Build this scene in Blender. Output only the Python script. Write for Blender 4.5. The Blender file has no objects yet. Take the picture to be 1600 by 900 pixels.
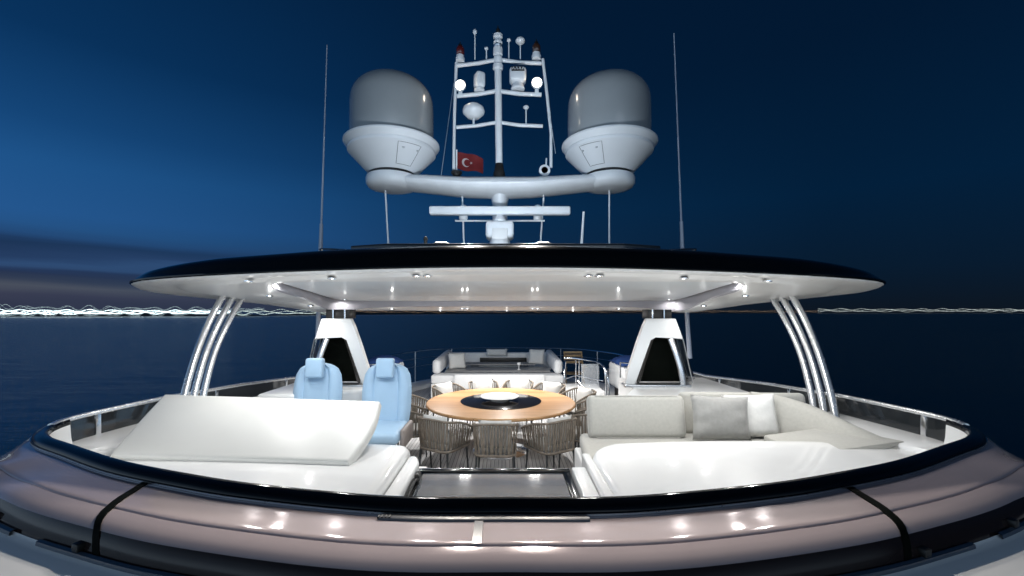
import bpy, bmesh, math, random
from mathutils import Vector, Matrix
random.seed(7)
PI = math.pi
S = bpy.context.scene
C = S.collection

# ---------------------------------------------------------------- camera
F, CX, HY, CZ = 674.0, 790.0, 487.0, 2.08      # focal length and eye point measured from the round table
cd = bpy.data.cameras.new('camera'); cam = bpy.data.objects.new('camera', cd); C.objects.link(cam)
cam.location = (0, 0, CZ); cam.rotation_euler = (PI/2, 0, 0)
cd.sensor_width = 36; cd.lens = F/1600*36
cd.shift_x = 10/1600; cd.shift_y = 37/1600
cd.clip_start = 0.05; cd.clip_end = 60000
S.camera = cam
S.view_settings.view_transform = 'Standard'; S.view_settings.look = 'None'
S.view_settings.exposure = 0; S.view_settings.gamma = 1
S.cycles.use_denoising = True
try: S.cycles.denoiser = 'OPENIMAGEDENOISE'
except Exception: pass
S.cycles.max_bounces = 8; S.cycles.glossy_bounces = 5; S.cycles.transmission_bounces = 6
S.cycles.sample_clamp_indirect = 4; S.cycles.caustics_reflective = False; S.cycles.caustics_refractive = False

# ---------------------------------------------------------------- dusk sky
W = bpy.data.worlds.new('World'); S.world = W; W.use_nodes = True
nt = W.node_tree; nt.nodes.clear()
def N(t, **k):
    n = nt.nodes.new(t)
    for a, b in k.items(): setattr(n, a, b)
    return n
def L(a, b): nt.links.new(a, b)
def mth(op, a, b=None, c=None, clamp=False):
    n = N('ShaderNodeMath', operation=op, use_clamp=clamp)
    for i, v in enumerate((a, b, c)):
        if v is None: continue
        if isinstance(v, (int, float)): n.inputs[i].default_value = v
        else: L(v, n.inputs[i])
    return n.outputs[0]
def ramp(fac, stops, interp='LINEAR'):
    r = N('ShaderNodeValToRGB'); e = r.color_ramp; e.interpolation = interp
    while len(e.elements) < len(stops): e.elements.new(0.5)
    for el, (p, c) in zip(e.elements, stops):
        el.position = p; el.color = (*c, 1) if len(c) == 3 else c
    L(fac, r.inputs[0]); return r.outputs[0]
def mixc(f, a, b, mode='MIX'):
    n = N('ShaderNodeMix', data_type='RGBA', blend_type=mode)
    for s, v in ((0, f), (6, a), (7, b)):
        if isinstance(v, (int, float)): n.inputs[s].default_value = v
        elif isinstance(v, tuple): n.inputs[s].default_value = (*v, 1)
        else: L(v, n.inputs[s])
    return n.outputs[2]
tc = N('ShaderNodeTexCoord'); sp = N('ShaderNodeSeparateXYZ'); L(tc.outputs['Generated'], sp.inputs[0])
dx, dy, dz = sp.outputs
elev = mth('MAXIMUM', mth('DIVIDE', mth('ARCSINE', dz), PI/2), 0)          # 0 horizon, 1 zenith
az = mth('ARCTAN2', dx, dy)                                              # 0 astern, -pi/2 port of picture
side = mth('MULTIPLY_ADD', mth('SINE', az), 0.5, 0.5)                      # 0 far left .. 1 far right
left = ramp(elev, [(0, (.022,.044,.080)), (.035, (.022,.062,.130)), (.10, (.019,.100,.29)), (.15, (.014,.092,.27)), (.19, (.008,.064,.20)),
                   (.27, (.003,.034,.115)), (.42, (.0014,.018,.062)), (1, (.0008,.007,.026))])
right = ramp(elev, [(0, (.004,.008,.015)), (.05, (.0025,.011,.028)), (.14, (.0010,.014,.043)), (.30, (.0008,.0095,.031)), (1, (.0006,.004,.016))])
f_side = ramp(side, [(.08, (0,0,0)), (.30, (.42,.42,.42)), (.52, (.88,.88,.88)), (.80, (1,1,1))])
sky = mixc(f_side, left, right)
# streaky cloud bank low on the left
mp = N('ShaderNodeCombineXYZ'); L(mth('MULTIPLY', az, 1.1), mp.inputs[0])
L(mth('ADD', mth('MULTIPLY', elev, 26), mth('MULTIPLY', az, 0.9)), mp.inputs[1])
no = N('ShaderNodeTexNoise'); no.inputs['Scale'].default_value = 1.5; no.inputs['Detail'].default_value = 5; no.inputs['Roughness'].default_value = .45
L(mp.outputs[0], no.inputs['Vector'])
e2 = mth('ADD', elev, mth('MULTIPLY', mth('SUBTRACT', no.outputs[0], .5), .035))
cmask = mth('MULTIPLY', ramp(side, [(.12, (1,1,1)), (.24, (.75,.75,.75)), (.36, (.25,.25,.25)), (.5, (0,0,0))]),
            ramp(e2, [(.07, (1,1,1)), (.088, (0,0,0))]))
ccol = ramp(e2, [(0, (.028,.036,.068)), (.012, (.040,.046,.082)), (.024, (.068,.080,.110)), (.034, (.028,.042,.080)), (.042, (.016,.030,.078)),
                 (.049, (.032,.080,.19)), (.055, (.018,.044,.115)), (.066, (.012,.034,.090)), (.078, (.016,.055,.155))])
sky = mixc(cmask, sky, ccol)
# pale afterglow ahead of the bow, behind the photographer
ahead = mth('MULTIPLY', mth('MAXIMUM', mth('MULTIPLY', mth('COSINE', mth('ADD', az, -0.35)), -1), 0), 1)
glow = ramp(elev, [(0, (.95,1.25,1.6)), (.05, (1.0,1.32,1.65)), (.14, (.40,.58,.80)), (.26, (.05,.10,.17)), (.5, (.006,.02,.05)), (1, (0,0,0))])
sky2 = mixc(mth('POWER', ahead, .7), sky, glow)
bg = N('ShaderNodeBackground'); L(sky2, bg.inputs[0]); bg.inputs[1].default_value = 1.0
wo = N('ShaderNodeOutputWorld'); L(bg.outputs[0], wo.inputs[0])

# the sun has set; only a trace of directional afterglow is left, from over the bow
sl = bpy.data.lights.new('afterglow', 'SUN'); sl.energy = .10; sl.angle = math.radians(25); sl.color = (.80, .90, 1)
so = bpy.data.objects.new('afterglow', sl); C.objects.link(so); so.rotation_euler = (math.radians(80), 0, math.radians(15))
GLOW_W = .35; FILL_E = 50; UP_W = 30
LAMP_W, COVE, FLOOD_W = 5.0, 130.0, 62.0

# ---------------------------------------------------------------- materials
MATS = {}
def mat(name, col, rough=.5, metal=0, coat=0, bump=None, var=0, vscale=8, emit=None, alpha=1, trans=0, ior=1.45, sheen=0, rvar=0):
    m = bpy.data.materials.new(name); m.use_nodes = True; t = m.node_tree; p = t.nodes['Principled BSDF']
    p.inputs['Base Color'].default_value = (*col, 1); p.inputs['Roughness'].default_value = rough
    p.inputs['Metallic'].default_value = metal; p.inputs['Coat Weight'].default_value = coat
    p.inputs['Coat Roughness'].default_value = .05; p.inputs['Alpha'].default_value = alpha
    p.inputs['Transmission Weight'].default_value = trans; p.inputs['IOR'].default_value = ior
    p.inputs['Sheen Weight'].default_value = sheen
    o = t.nodes.new('ShaderNodeTexCoord')
    nz = t.nodes.new('ShaderNodeTexNoise'); nz.inputs['Scale'].default_value = vscale; nz.inputs['Detail'].default_value = 4
    t.links.new(o.outputs['Object'], nz.inputs['Vector'])
    if var:
        r = t.nodes.new('ShaderNodeValToRGB'); r.color_ramp.elements[0].position = .3; r.color_ramp.elements[1].position = .7
        r.color_ramp.elements[0].color = (*[c*(1-var) for c in col], 1); r.color_ramp.elements[1].color = (*[min(1, c*(1+var)) for c in col], 1)
        t.links.new(nz.outputs[0], r.inputs[0]); t.links.new(r.outputs[0], p.inputs['Base Color'])
    if rvar:
        q = t.nodes.new('ShaderNodeMapRange'); q.inputs[3].default_value = max(0, rough-rvar); q.inputs[4].default_value = rough+rvar
        t.links.new(nz.outputs[0], q.inputs[0]); t.links.new(q.outputs[0], p.inputs['Roughness'])
    if bump:
        nb = t.nodes.new('ShaderNodeTexNoise'); nb.inputs['Scale'].default_value = bump[0]; nb.inputs['Detail'].default_value = 6
        t.links.new(o.outputs['Object'], nb.inputs['Vector'])
        b = t.nodes.new('ShaderNodeBump'); b.inputs['Strength'].default_value = bump[1]; b.inputs['Distance'].default_value = bump[2]
        t.links.new(nb.outputs[0], b.inputs['Height']); t.links.new(b.outputs[0], p.inputs['Normal'])
    if emit:
        p.inputs['Emission Color'].default_value = (*emit[0], 1); p.inputs['Emission Strength'].default_value = emit[1]
    MATS[name] = m; return m
def edit(m): return m.node_tree, m.node_tree.nodes['Principled BSDF']

gel = mat('gelcoat_white', (.78,.78,.77), .32, coat=.5, var=.02, vscale=2, rvar=.06, bump=(1.3, .06, .02))
gelw = mat('gelcoat_satin', (.80,.80,.79), .45, coat=.15, var=.015, vscale=2)
soff = mat('soffit_white', (.88,.88,.87), .35, coat=.2, var=.02, vscale=1.5)
blk = mat('black_gloss', (.003,.004,.005), .14, ior=1.28, rvar=.03)
trimm = mat('trim_navy', (.002,.003,.005), .10, ior=1.27, rvar=.04, vscale=14)
mauve = mat('mauve_paint', (.43,.36,.365), .09, metal=.22, ior=1.4, var=.03, vscale=3, rvar=.05, bump=(1.0, .10, .03))
cowldk = mat('cowl_dark_reflection', (.016,.011,.011), .12, ior=1.28, rvar=.04)
chrome = mat('chrome', (.82,.83,.85), .16, metal=1, rvar=.05, vscale=20)
polem = mat('polished_pole', (.88,.89,.90), .26, metal=.85, rvar=.05, vscale=20)
steel = mat('brushed_steel', (.62,.63,.65), .30, metal=1, rvar=.08, vscale=30)
silver = mat('dark_roof_glass', (.03,.035,.04), .16, coat=.4)
smoke = mat('smoked_glass', (.02,.024,.028), .06, alpha=.82, coat=.6)
clear = mat('clear_glass', (.9,.95,1), .02, alpha=.14, coat=1)
vinyl = mat('white_vinyl', (.58,.58,.555), .42, sheen=.1, var=.02, vscale=3, bump=(60, .08, .002))
vinylw = mat('white_aft_vinyl', (.80,.80,.80), .5, sheen=.1, var=.02, vscale=3)
greyf = mat('grey_upholstery', (.40,.39,.355), .75, sheen=.3, var=.05, vscale=40, bump=(240, .25, .002))
pilg = mat('pillow_grey', (.30,.295,.28), .85, sheen=.3, var=.06, vscale=30, bump=(200, .3, .002))
pilw = mat('pillow_white', (.74,.73,.70), .85, sheen=.3, var=.04, vscale=30, bump=(200, .3, .002))
bluev = mat('pale_blue_leather', (.37,.54,.71), .45, sheen=.1, var=.04, vscale=5, bump=(90, .12, .003))
rope = mat('taupe_rope', (.175,.145,.115), .85, var=.28, vscale=26, bump=(160, .5, .004))
dmetal = mat('anthracite_metal', (.055,.06,.065), .4, metal=.5)
deckm = mat('teak_deck', (.3,.29,.28), .6)
teak = mat('teak_table', (.5,.3,.15), .35)
black = mat('black_glass_top', (.010,.010,.011), .12, ior=1.3)
hatchg = mat('hatch_glass', (.10,.11,.125), .10, coat=1, rvar=.03, vscale=3)
plate = mat('porcelain', (.8,.8,.79), .25, coat=.5)
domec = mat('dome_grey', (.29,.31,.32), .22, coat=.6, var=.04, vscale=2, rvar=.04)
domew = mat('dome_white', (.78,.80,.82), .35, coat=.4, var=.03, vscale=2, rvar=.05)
mastw = mat('mast_white', (.78,.80,.82), .30, coat=.4, var=.04, vscale=6)
dark = mat('dark_fitting', (.015,.014,.013), .4)
reddk = mat('red_lens', (.10,.008,.006), .15, coat=1)
greendk = mat('amber_dark_lens', (.05,.02,.008), .15, coat=1)
flagm = mat('flag_red', (.13,.008,.010), .8, bump=(60, .2, .004))
flagw = mat('flag_white', (.42,.38,.38), .8)
bluecov = mat('blue_canvas', (.02,.055,.19), .7, bump=(14, .6, .03), var=.2)
wood = mat('teak_slats', (.42,.28,.14), .5, var=.2, vscale=20)
greytab = mat('grey_table_top', (.25,.25,.25), .35, var=.05)
whip = mat('whip_fibreglass', (.42,.46,.55), .4, coat=.3)
lampm = mat('downlight_lens', (1,1,1), .3, emit=((1,.98,.95), 26)); lampm.cycles.emission_sampling = 'NONE'
floodm = mat('flood_lens', (1,1,1), .3, emit=((1,.84,.66), 30))
covem = mat('cove_led', (1,1,1), .4, emit=((.76,.89,1), COVE))
darkch = mat('dark_chrome', (.035,.04,.055), .30, ior=1.35)
fillm = mat('added_fill_glow', (1,1,1), .4, emit=((.95,.98,1), FILL_E))
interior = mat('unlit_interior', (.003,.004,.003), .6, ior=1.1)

# teak deck: planks with caulking along Y
t, p = edit(deckm)
o = t.nodes.new('ShaderNodeTexCoord'); sx = t.nodes.new('ShaderNodeSeparateXYZ'); t.links.new(o.outputs['Object'], sx.inputs[0])
def tm(t, op, a, b=None):
    n = t.nodes.new('ShaderNodeMath'); n.operation = op
    for i, v in enumerate((a, b)):
        if v is None: continue
        if isinstance(v, (int, float)): n.inputs[i].default_value = v
        else: t.links.new(v, n.inputs[i])
    return n.outputs[0]
u = tm(t, 'DIVIDE', sx.outputs[0], .052); fr = tm(t, 'FRACT', u); idx = tm(t, 'FLOOR', u)
wn = t.nodes.new('ShaderNodeTexWhiteNoise'); wn.noise_dimensions = '1D'; t.links.new(idx, wn.inputs['W'])
mpn = t.nodes.new('ShaderNodeMapping'); mpn.inputs['Scale'].default_value = (60, 3, 1); t.links.new(o.outputs['Object'], mpn.inputs[0])
gn = t.nodes.new('ShaderNodeTexNoise'); gn.inputs['Scale'].default_value = 1; gn.inputs['Detail'].default_value = 6; t.links.new(mpn.outputs[0], gn.inputs[0])
val = tm(t, 'ADD', tm(t, 'MULTIPLY', wn.outputs[0], .35), tm(t, 'MULTIPLY', gn.outputs[0], .75))
cr = t.nodes.new('ShaderNodeValToRGB'); cr.color_ramp.elements[0].color = (.30,.30,.31,1); cr.color_ramp.elements[1].color = (.60,.59,.58,1)
cr.color_ramp.elements[0].position = .2; cr.color_ramp.elements[1].position = .8; t.links.new(val, cr.inputs[0])
seam = tm(t, 'LESS_THAN', fr, .12)
mx = t.nodes.new('ShaderNodeMix'); mx.data_type = 'RGBA'; t.links.new(seam, mx.inputs[0]); t.links.new(cr.outputs[0], mx.inputs[6]); mx.inputs[7].default_value = (.04,.04,.045,1)
t.links.new(mx.outputs[2], p.inputs['Base Color'])
# teak table: plank grain
t, p = edit(teak)
o = t.nodes.new('ShaderNodeTexCoord'); mpn = t.nodes.new('ShaderNodeMapping'); mpn.inputs['Scale'].default_value = (2.5, 34, 1); t.links.new(o.outputs['Object'], mpn.inputs[0])
gn = t.nodes.new('ShaderNodeTexNoise'); gn.inputs['Scale'].default_value = 1; gn.inputs['Detail'].default_value = 8; gn.inputs['Distortion'].default_value = .6; t.links.new(mpn.outputs[0], gn.inputs[0])
sx = t.nodes.new('ShaderNodeSeparateXYZ'); t.links.new(o.outputs['Object'], sx.inputs[0])
u = tm(t, 'DIVIDE', sx.outputs[1], .15); idx = tm(t, 'FLOOR', u); fr = tm(t, 'FRACT', u)
wn = t.nodes.new('ShaderNodeTexWhiteNoise'); wn.noise_dimensions = '1D'; t.links.new(idx, wn.inputs['W'])
val = tm(t, 'ADD', tm(t, 'MULTIPLY', wn.outputs[0], .3), tm(t, 'MULTIPLY', gn.outputs[0], .7))
cr = t.nodes.new('ShaderNodeValToRGB'); cr.color_ramp.elements[0].color = (.33,.165,.068,1); cr.color_ramp.elements[1].color = (.56,.335,.165,1)
cr.color_ramp.elements[0].position = .25; cr.color_ramp.elements[1].position = .75; t.links.new(val, cr.inputs[0])
mx = t.nodes.new('ShaderNodeMix'); mx.data_type = 'RGBA'; t.links.new(tm(t, 'LESS_THAN', fr, .02), mx.inputs[0]); t.links.new(cr.outputs[0], mx.inputs[6]); mx.inputs[7].default_value = (.16,.08,.04,1)
t.links.new(mx.outputs[2], p.inputs['Base Color'])
# sea
sea = mat('sea', (.003,.022,.032), .22, ior=1.33)
t, p = edit(sea)
o = t.nodes.new('ShaderNodeTexCoord'); mpn = t.nodes.new('ShaderNodeMapping'); mpn.inputs['Scale'].default_value = (.05, .16, 1); t.links.new(o.outputs['Object'], mpn.inputs[0])
gn = t.nodes.new('ShaderNodeTexNoise'); gn.inputs['Scale'].default_value = 1; gn.inputs['Detail'].default_value = 8; gn.inputs['Roughness'].default_value = .6; t.links.new(mpn.outputs[0], gn.inputs[0])
b = t.nodes.new('ShaderNodeBump'); b.inputs['Strength'].default_value = .35; b.inputs['Distance'].default_value = .9; t.links.new(gn.outputs[0], b.inputs['Height']); t.links.new(b.outputs[0], p.inputs['Normal'])

# ---------------------------------------------------------------- helpers
ORG = {}
def BM(): return bmesh.new()
def obj(name, bm, m, parent=None, smooth=True, local=False, angle=40):
    bmesh.ops.recalc_face_normals(bm, faces=bm.faces[:]) if smooth != 'keep' else None
    me = bpy.data.meshes.new(name); bm.to_mesh(me); bm.free()
    ms = m if isinstance(m, (list, tuple)) else [m]
    for q in ms: me.materials.append(q)
    if smooth:
        for f in me.polygons: f.use_smooth = True
        try: me.set_sharp_from_angle(angle=math.radians(angle))
        except Exception: pass
    ob = bpy.data.objects.new(name, me); C.objects.link(ob)
    if parent:
        ob.parent = parent; og = ORG.get(parent.name, Vector((0,0,0)))
        if not local: me.transform(Matrix.Translation(-og))
        ORG[ob.name] = og if not local else Vector((0,0,0))
    else: ORG[ob.name] = Vector((0,0,0))
    return ob
def recenter(ob, loc):
    loc = Vector(loc); ob.data.transform(Matrix.Translation(-loc)); ob.location = loc; ORG[ob.name] = loc
def tag(o, label=None, cat=None, group=None, kind=None):
    if label: o['label'] = label
    if cat: o['category'] = cat
    if group: o['group'] = group
    if kind: o['kind'] = kind
    return o
def thing(name, label, cat, loc=(0,0,0), group=None, kind=None):
    o = bpy.data.objects.new(name, None); C.objects.link(o); o.location = loc; o.empty_display_size = .1
    ORG[o.name] = Vector(loc); return tag(o, label, cat, group, kind)
def solo(name, bm, m, label, cat, loc, group=None, **k):
    o = obj(name, bm, m, **k); recenter(o, loc); return tag(o, label, cat, group)
def at(px, py, Y): return Vector(((px-CX)/F*Y, Y, CZ-(py-HY)/F*Y))
def box(bm, lo, hi, bev=0, seg=2, M=None):
    vs = [bm.verts.new((x, y, z)) for x in (lo[0], hi[0]) for y in (lo[1], hi[1]) for z in (lo[2], hi[2])]
    fs = [bm.faces.new([vs[i] for i in q]) for q in ((0,1,3,2),(4,6,7,5),(0,4,5,1),(2,3,7,6),(0,2,6,4),(1,5,7,3))]
    geo = vs
    if bev:
        es = list({e for f in fs for e in f.edges})
        r = bmesh.ops.bevel(bm, geom=es, offset=bev, segments=seg, profile=.5, affect='EDGES'); geo = list({v for f in r['faces'] for v in f.verts} | {v for v in vs if v.is_valid})
    if M is not None: bmesh.ops.transform(bm, matrix=M, verts=geo)
    return geo
def prism(bm, poly, z0, z1, bev=0, seg=3, M=None):
    """poly: list of (x,y); z0/z1 numbers or functions of (x,y)"""
    f0 = z0 if callable(z0) else (lambda x, y: z0); f1 = z1 if callable(z1) else (lambda x, y: z1)
    a = [bm.verts.new((x, y, f0(x, y))) for x, y in poly]; b = [bm.verts.new((x, y, f1(x, y))) for x, y in poly]
    n = len(poly); fs = [bm.faces.new(a[::-1]), top := bm.faces.new(b)]
    for i in range(n): fs.append(bm.faces.new((a[i], a[(i+1) % n], b[(i+1) % n], b[i])))
    geo = a+b
    if bev:
        es = list({e for f in fs for e in f.edges})
        r = bmesh.ops.bevel(bm, geom=es, offset=bev, segments=seg, profile=.5, affect='EDGES'); geo = list({v for f in r['faces'] for v in f.verts} | {v for v in geo if v.is_valid})
    if M is not None: bmesh.ops.transform(bm, matrix=M, verts=geo)
def cat_rom(P, k=6, closed=False):
    P = [Vector(p) for p in P]; out = []; n = len(P)
    for i in range(n if closed else n-1):
        g = lambda j: P[j % n] if closed else P[max(0, min(n-1, j))]
        a, b, c, d = g(i-1), g(i), g(i+1), g(i+2)
        for s in range(k):
            t = s/k
            out.append(.5*((2*b)+(c-a)*t+(2*a-5*b+4*c-d)*t*t+(3*b-a-3*c+d)*t**3))
    if not closed: out.append(P[-1])
    return out
def tube(bm, pts, r, seg=8, cap=True, closed=False, flat=None):
    pts = [Vector(p) for p in pts]; n = len(pts); rings = []; up = None
    for i, p in enumerate(pts):
        if closed: d = pts[(i+1) % n]-pts[i-1]
        else: d = pts[min(n-1, i+1)]-pts[max(0, i-1)]
        d.normalize()
        if up is None:
            up = Vector((0,0,1)) if abs(d.z) < .9 else Vector((0,1,0))
        a = d.cross(up).normalized(); b = a.cross(d).normalized(); up = b
        rr = r[i] if isinstance(r, (list, tuple)) else r
        fa, fb = flat or (1, 1)
        rings.append([bm.verts.new(p+rr*(a*math.cos(2*PI*j/seg)*fa+b*math.sin(2*PI*j/seg)*fb)) for j in range(seg)])
    for i in range(n if closed else n-1):
        A, B = rings[i], rings[(i+1) % n]
        for j in range(seg): bm.faces.new((A[j], A[(j+1) % seg], B[(j+1) % seg], B[j]))
    if cap and not closed: bm.faces.new(rings[0][::-1]); bm.faces.new(rings[-1])
def lathe(bm, prof, c=(0,0,0), seg=32, M=None):
    c = Vector(c); rings = []; geo = []
    for r, z in prof:
        if r < 1e-5: rings.append([bm.verts.new((0,0,z))])
        else: rings.append([bm.verts.new((r*math.cos(2*PI*j/seg), r*math.sin(2*PI*j/seg), z)) for j in range(seg)])
        geo += rings[-1]
    for A, B in zip(rings, rings[1:]):
        for j in range(seg):
            if len(A) == 1 and len(B) == 1: continue
            if len(A) == 1: bm.faces.new((A[0], B[j], B[(j+1) % seg]))
            elif len(B) == 1: bm.faces.new((A[j], A[(j+1) % seg], B[0]))
            else: bm.faces.new((A[j], A[(j+1) % seg], B[(j+1) % seg], B[j]))
    if len(rings[0]) > 1: bm.faces.new(rings[0][::-1])
    if len(rings[-1]) > 1: bm.faces.new(rings[-1])
    T = Matrix.Translation(c)
    bmesh.ops.transform(bm, matrix=T @ M if M is not None else T, verts=geo)
def grid(bm, rows, mats=None):
    V = [[bm.verts.new(p) for p in r] for r in rows]
    for i in range(len(V)-1):
        for j in range(len(V[0])-1):
            f = bm.faces.new((V[i][j], V[i][j+1], V[i+1][j+1], V[i+1][j]))
            if mats: f.material_index = mats[i]
    return V
def pillow(bm, w, h, t, M, seed=0, n=14):
    rnd = random.Random(seed); ph = [rnd.uniform(0, 6.28) for _ in range(6)]
    def pt(u, v, s):
        e = (max(0, 1-abs(u)**2.6)*max(0, 1-abs(v)**2.6))**.55
        pin = 1-.06*(1-abs(u)**2)*abs(v)**3; pin2 = 1-.06*(1-abs(v)**2)*abs(u)**3
        wr = .03*math.sin(5*u+3*v+ph[0])*abs(v)+.025*math.sin(9*v-4*u+ph[1])*abs(u)+.012*math.sin(14*u*v+ph[2])
        return Vector((u*w/2*pin2, s*(e*t/2)*(1+wr*4), v*h/2*pin))
    new = []
    for s in (1, -1):
        for i in range(n):
            for j in range(n):
                q = [pt(-1+2*a/n, -1+2*b/n, s) for a, b in ((i,j),(i+1,j),(i+1,j+1),(i,j+1))]
                vs = [bm.verts.new(M @ x) for x in q]; new += vs; bm.faces.new(vs)
    bmesh.ops.remove_doubles(bm, verts=new, dist=.0008)
def TRS(loc, rz=0, rx=0, ry=0): return Matrix.Translation(loc) @ Matrix.Rotation(rz, 4, 'Z') @ Matrix.Rotation(rx, 4, 'X') @ Matrix.Rotation(ry, 4, 'Y')
def lin(tab, x):
    if x <= tab[0][0]: return tab[0][1]
    for (a, va), (b, vb) in zip(tab, tab[1:]):
        if x <= b: return va+(vb-va)*(x-a)/(b-a)
    return tab[-1][1]

# ---------------------------------------------------------------- sea and far shore
SEA = -7.0
bm = BM(); 
vs = [bm.verts.new((x, y, SEA)) for x, y in ((-30000,-30000),(30000,-30000),(30000,30000),(-30000,30000))]; bm.faces.new(vs)
tag(obj('water', bm, sea, smooth=False), kind='structure')
def shore(s):   # s = tan(azimuth); distance astern of the far coast
    d = lin([(-1.6, 740), (-.6, 860), (-.1, 1700), (.5, 2400), (1.6, 2600)], s)
    return s*d, d
land = mat('coast', (.02,.024,.028), .9, var=.3, vscale=.01)
bm = BM(); rows = [[], [], []]
for i in range(161):
    s = -1.7+3.4*i/160; x, y = shore(s)
    h = 7+3*math.sin(i*.21)+2.5*math.sin(i*.53+1)+(4 if s > -.4 else 0)
    rows[0].append((x, y, SEA-1)); rows[1].append((x*1.03, y*1.03, SEA+h*.5)); rows[2].append((x*1.12, y*1.12, SEA+h))
grid(bm, rows)
tag(obj('hills', bm, land), kind='structure')
def lights_rows(bm, s0, s1, rows, step, size, amp, base, seed):
    rnd = random.Random(seed)
    for k in range(rows):
        ph, fr, of, am = rnd.uniform(0, 6), rnd.uniform(.55, 1.25), rnd.uniform(-1, 1), rnd.uniform(.3, 1)
        s = s0; wl = 0
        while s < s1:
            x, y = shore(s); y -= 15
            px = s*F
            w = math.sin(px*.19+k*PI*.62+.8*math.sin(px*.017+k))*(.55+.35*math.sin(px*.043+k*2))
            z = base(s)+amp(s)*(.38*((k%3)-1)+w*.34)
            r = size(s)*rnd.choice((.6, .8, 1, 1, 1.3))
            if z-r > SEA and rnd.random() > .04:
                c = Vector((x, y, z)); a = [bm.verts.new(c+Vector(d)*r) for d in ((1,0,0),(0,1,0),(-1,0,0),(0,-1,0),(0,0,.8),(0,0,-.8))]
                for q in ((0,1,4),(1,2,4),(2,3,4),(3,0,4),(1,0,5),(2,1,5),(3,2,5),(0,3,5)): bm.faces.new([a[i] for i in q])
            s += step(s)/y
for nm, col, st, args, lb in (
    ('shore_lamps', (.70,.92,1), .40, (-1.30, -.55, 7, lambda s: 1.0, lambda s: .75, lambda s: lin([(-1.3, 21), (-.62, 12)], s), lambda s: 2.8, 8), 'fainter outer rows added as glow around the shore lamps at left'),  # dim rows added for a soft glow around the lamps
    ('shore_lamps', (.78,.96,1), 2.4, (-1.30, -.62, 5, lambda s: .7, lambda s: .95, lambda s: lin([(-1.3, 8.5), (-.62, 5)], s), lambda s: 1.6, 3), 'dense cool white town lamps along the far shore at left'),
    ('shore_lamps', (.80,.95,.88), 1.1, (-.62, -.38, 4, lambda s: 1.4, lambda s: .75, lambda s: 9, lambda s: 1.5, 4), 'thinner greenish white shore lamps just right of the left poles'),
    ('shore_lamps', (1,.70,.45), .50, (-.36, .72, 3, lambda s: 3.2, lambda s: .9, lambda s: 9, lambda s: 4.0, 5), 'faint amber lamps along the far shore behind the hardtop'),
    ('shore_lamps', (.85,.95,.92), .8, (.72, 1.4, 3, lambda s: 2.4, lambda s: 1.5, lambda s: 15, lambda s: 10, 6), 'thin row of dim white lamps on the right horizon')):
    em = mat('shore_'+str(len(MATS)), (0,0,0), 1, emit=(col, st)); em.cycles.emission_sampling = 'NONE'
    bm = BM(); lights_rows(bm, *args)
    o = obj(nm, bm, em, smooth=False); tag(o, lb, 'shore lights', kind='stuff')

# ---------------------------------------------------------------- yacht body: coaming, cowl, bulwark
X0 = .02
HALF = [(0,1.942),(.545,1.956),(1.21,2.09),(1.66,2.23),(2.16,2.42),(2.69,2.69),(3.08,2.90),(3.31,3.12),(3.42,3.4),(3.43,3.8),(3.4,4.4),(3.35,5.5),(3.3,7.2),(3.2,9),(3.0,10.3),(2.65,11.6),(1.8,12.7),(0,13.0)]
CUR = cat_rom([(X0-x, y, 0) for x, y in HALF[::-1]]+[(X0+x, y, 0) for x, y in HALF[1:]], 8)
def nrm(i):
    a, b = CUR[max(0, i-1)], CUR[min(len(CUR)-1, i+1)]; d = (b-a).normalized(); return Vector((d.y*1, -d.x, 0))
NR = [nrm(i) for i in range(len(CUR))]
if NR[len(NR)//2].y > 0: NR = [-n for n in NR]
mid = len(CUR)//2
RAILZ = [(3.4,1.25),(4.4,1.23),(5.5,1.165),(7.2,1.02),(9,1.0),(13,1.0)]
def idx_for(y, sgn):
    rng = range(mid, len(CUR)) if sgn > 0 else range(mid, -1, -1)
    for i in rng:
        if CUR[i].y >= y: return i
def off(i, n, z, p_drop=True):
    n0 = n
    n = n if n < .07 else .07+(n-.07)*(.45+.55*min(1, max(0, -NR[i].y)*1.25))
    ny_ = max(0, -NR[i].y)
    if n0 > .1 and p_drop: z -= .55*max(0, 1-ny_*1.12)**.8*min(1, (n0-.1)/.22)
    p = CUR[i]+NR[i]*n; return Vector((p.x, p.y, z))
def dropz(y): return (1.25-lin(RAILZ, y))+lin([(6.9,0),(7.6,.75)], y) if y > 3.4 else 0
def sweep(bm, i0, i1, sec, mats=None):
    rows = [[off(i, n, z(CUR[i].y) if callable(z) else z-dropz(CUR[i].y)) for i in range(i0, i1+1)] for n, z in sec]
    return grid(bm, rows, mats)
iL, iR = idx_for(3.35, -1), idx_for(3.35, 1)
jL, jR = idx_for(7.0, -1), idx_for(7.0, 1)
fL, fR = idx_for(3.2, -1), idx_for(3.2, 1)
yb = thing('yacht_superstructure', 'white and mauve curved flybridge body of the yacht with dark navy coaming', 'yacht', (0, 2, .9))
# black coaming rim
bm = BM()
prof = [(.0,1.20),(-.004,1.225),(.0,1.243),(.012,1.252),(.022,1.2535),(.036,1.251),(.052,1.246),(.066,1.238),(.076,1.227),(.080,1.215),(.075,1.205),(.02,1.196),(.0,1.20)]
grid(bm, [[off(i, n*(.52+.48*min(1, max(0, -NR[i].y)*1.3)) if n > 0 else n, 1.225+(z-1.225)*(.8+.2*min(1, max(0, -NR[i].y)*1.3))) for i in range(iL, iR+1)] for n, z in prof]); bmesh.ops.remove_doubles(bm, verts=bm.verts[:], dist=1e-4)
obj('coaming_rim', bm, trimm, yb)
bm = BM(); sweep(bm, iL, iR, [(.070,1.206),(.084,1.208),(.084,1.200),(.074,1.197)]); obj('rim_underline', bm, steel, yb)
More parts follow.
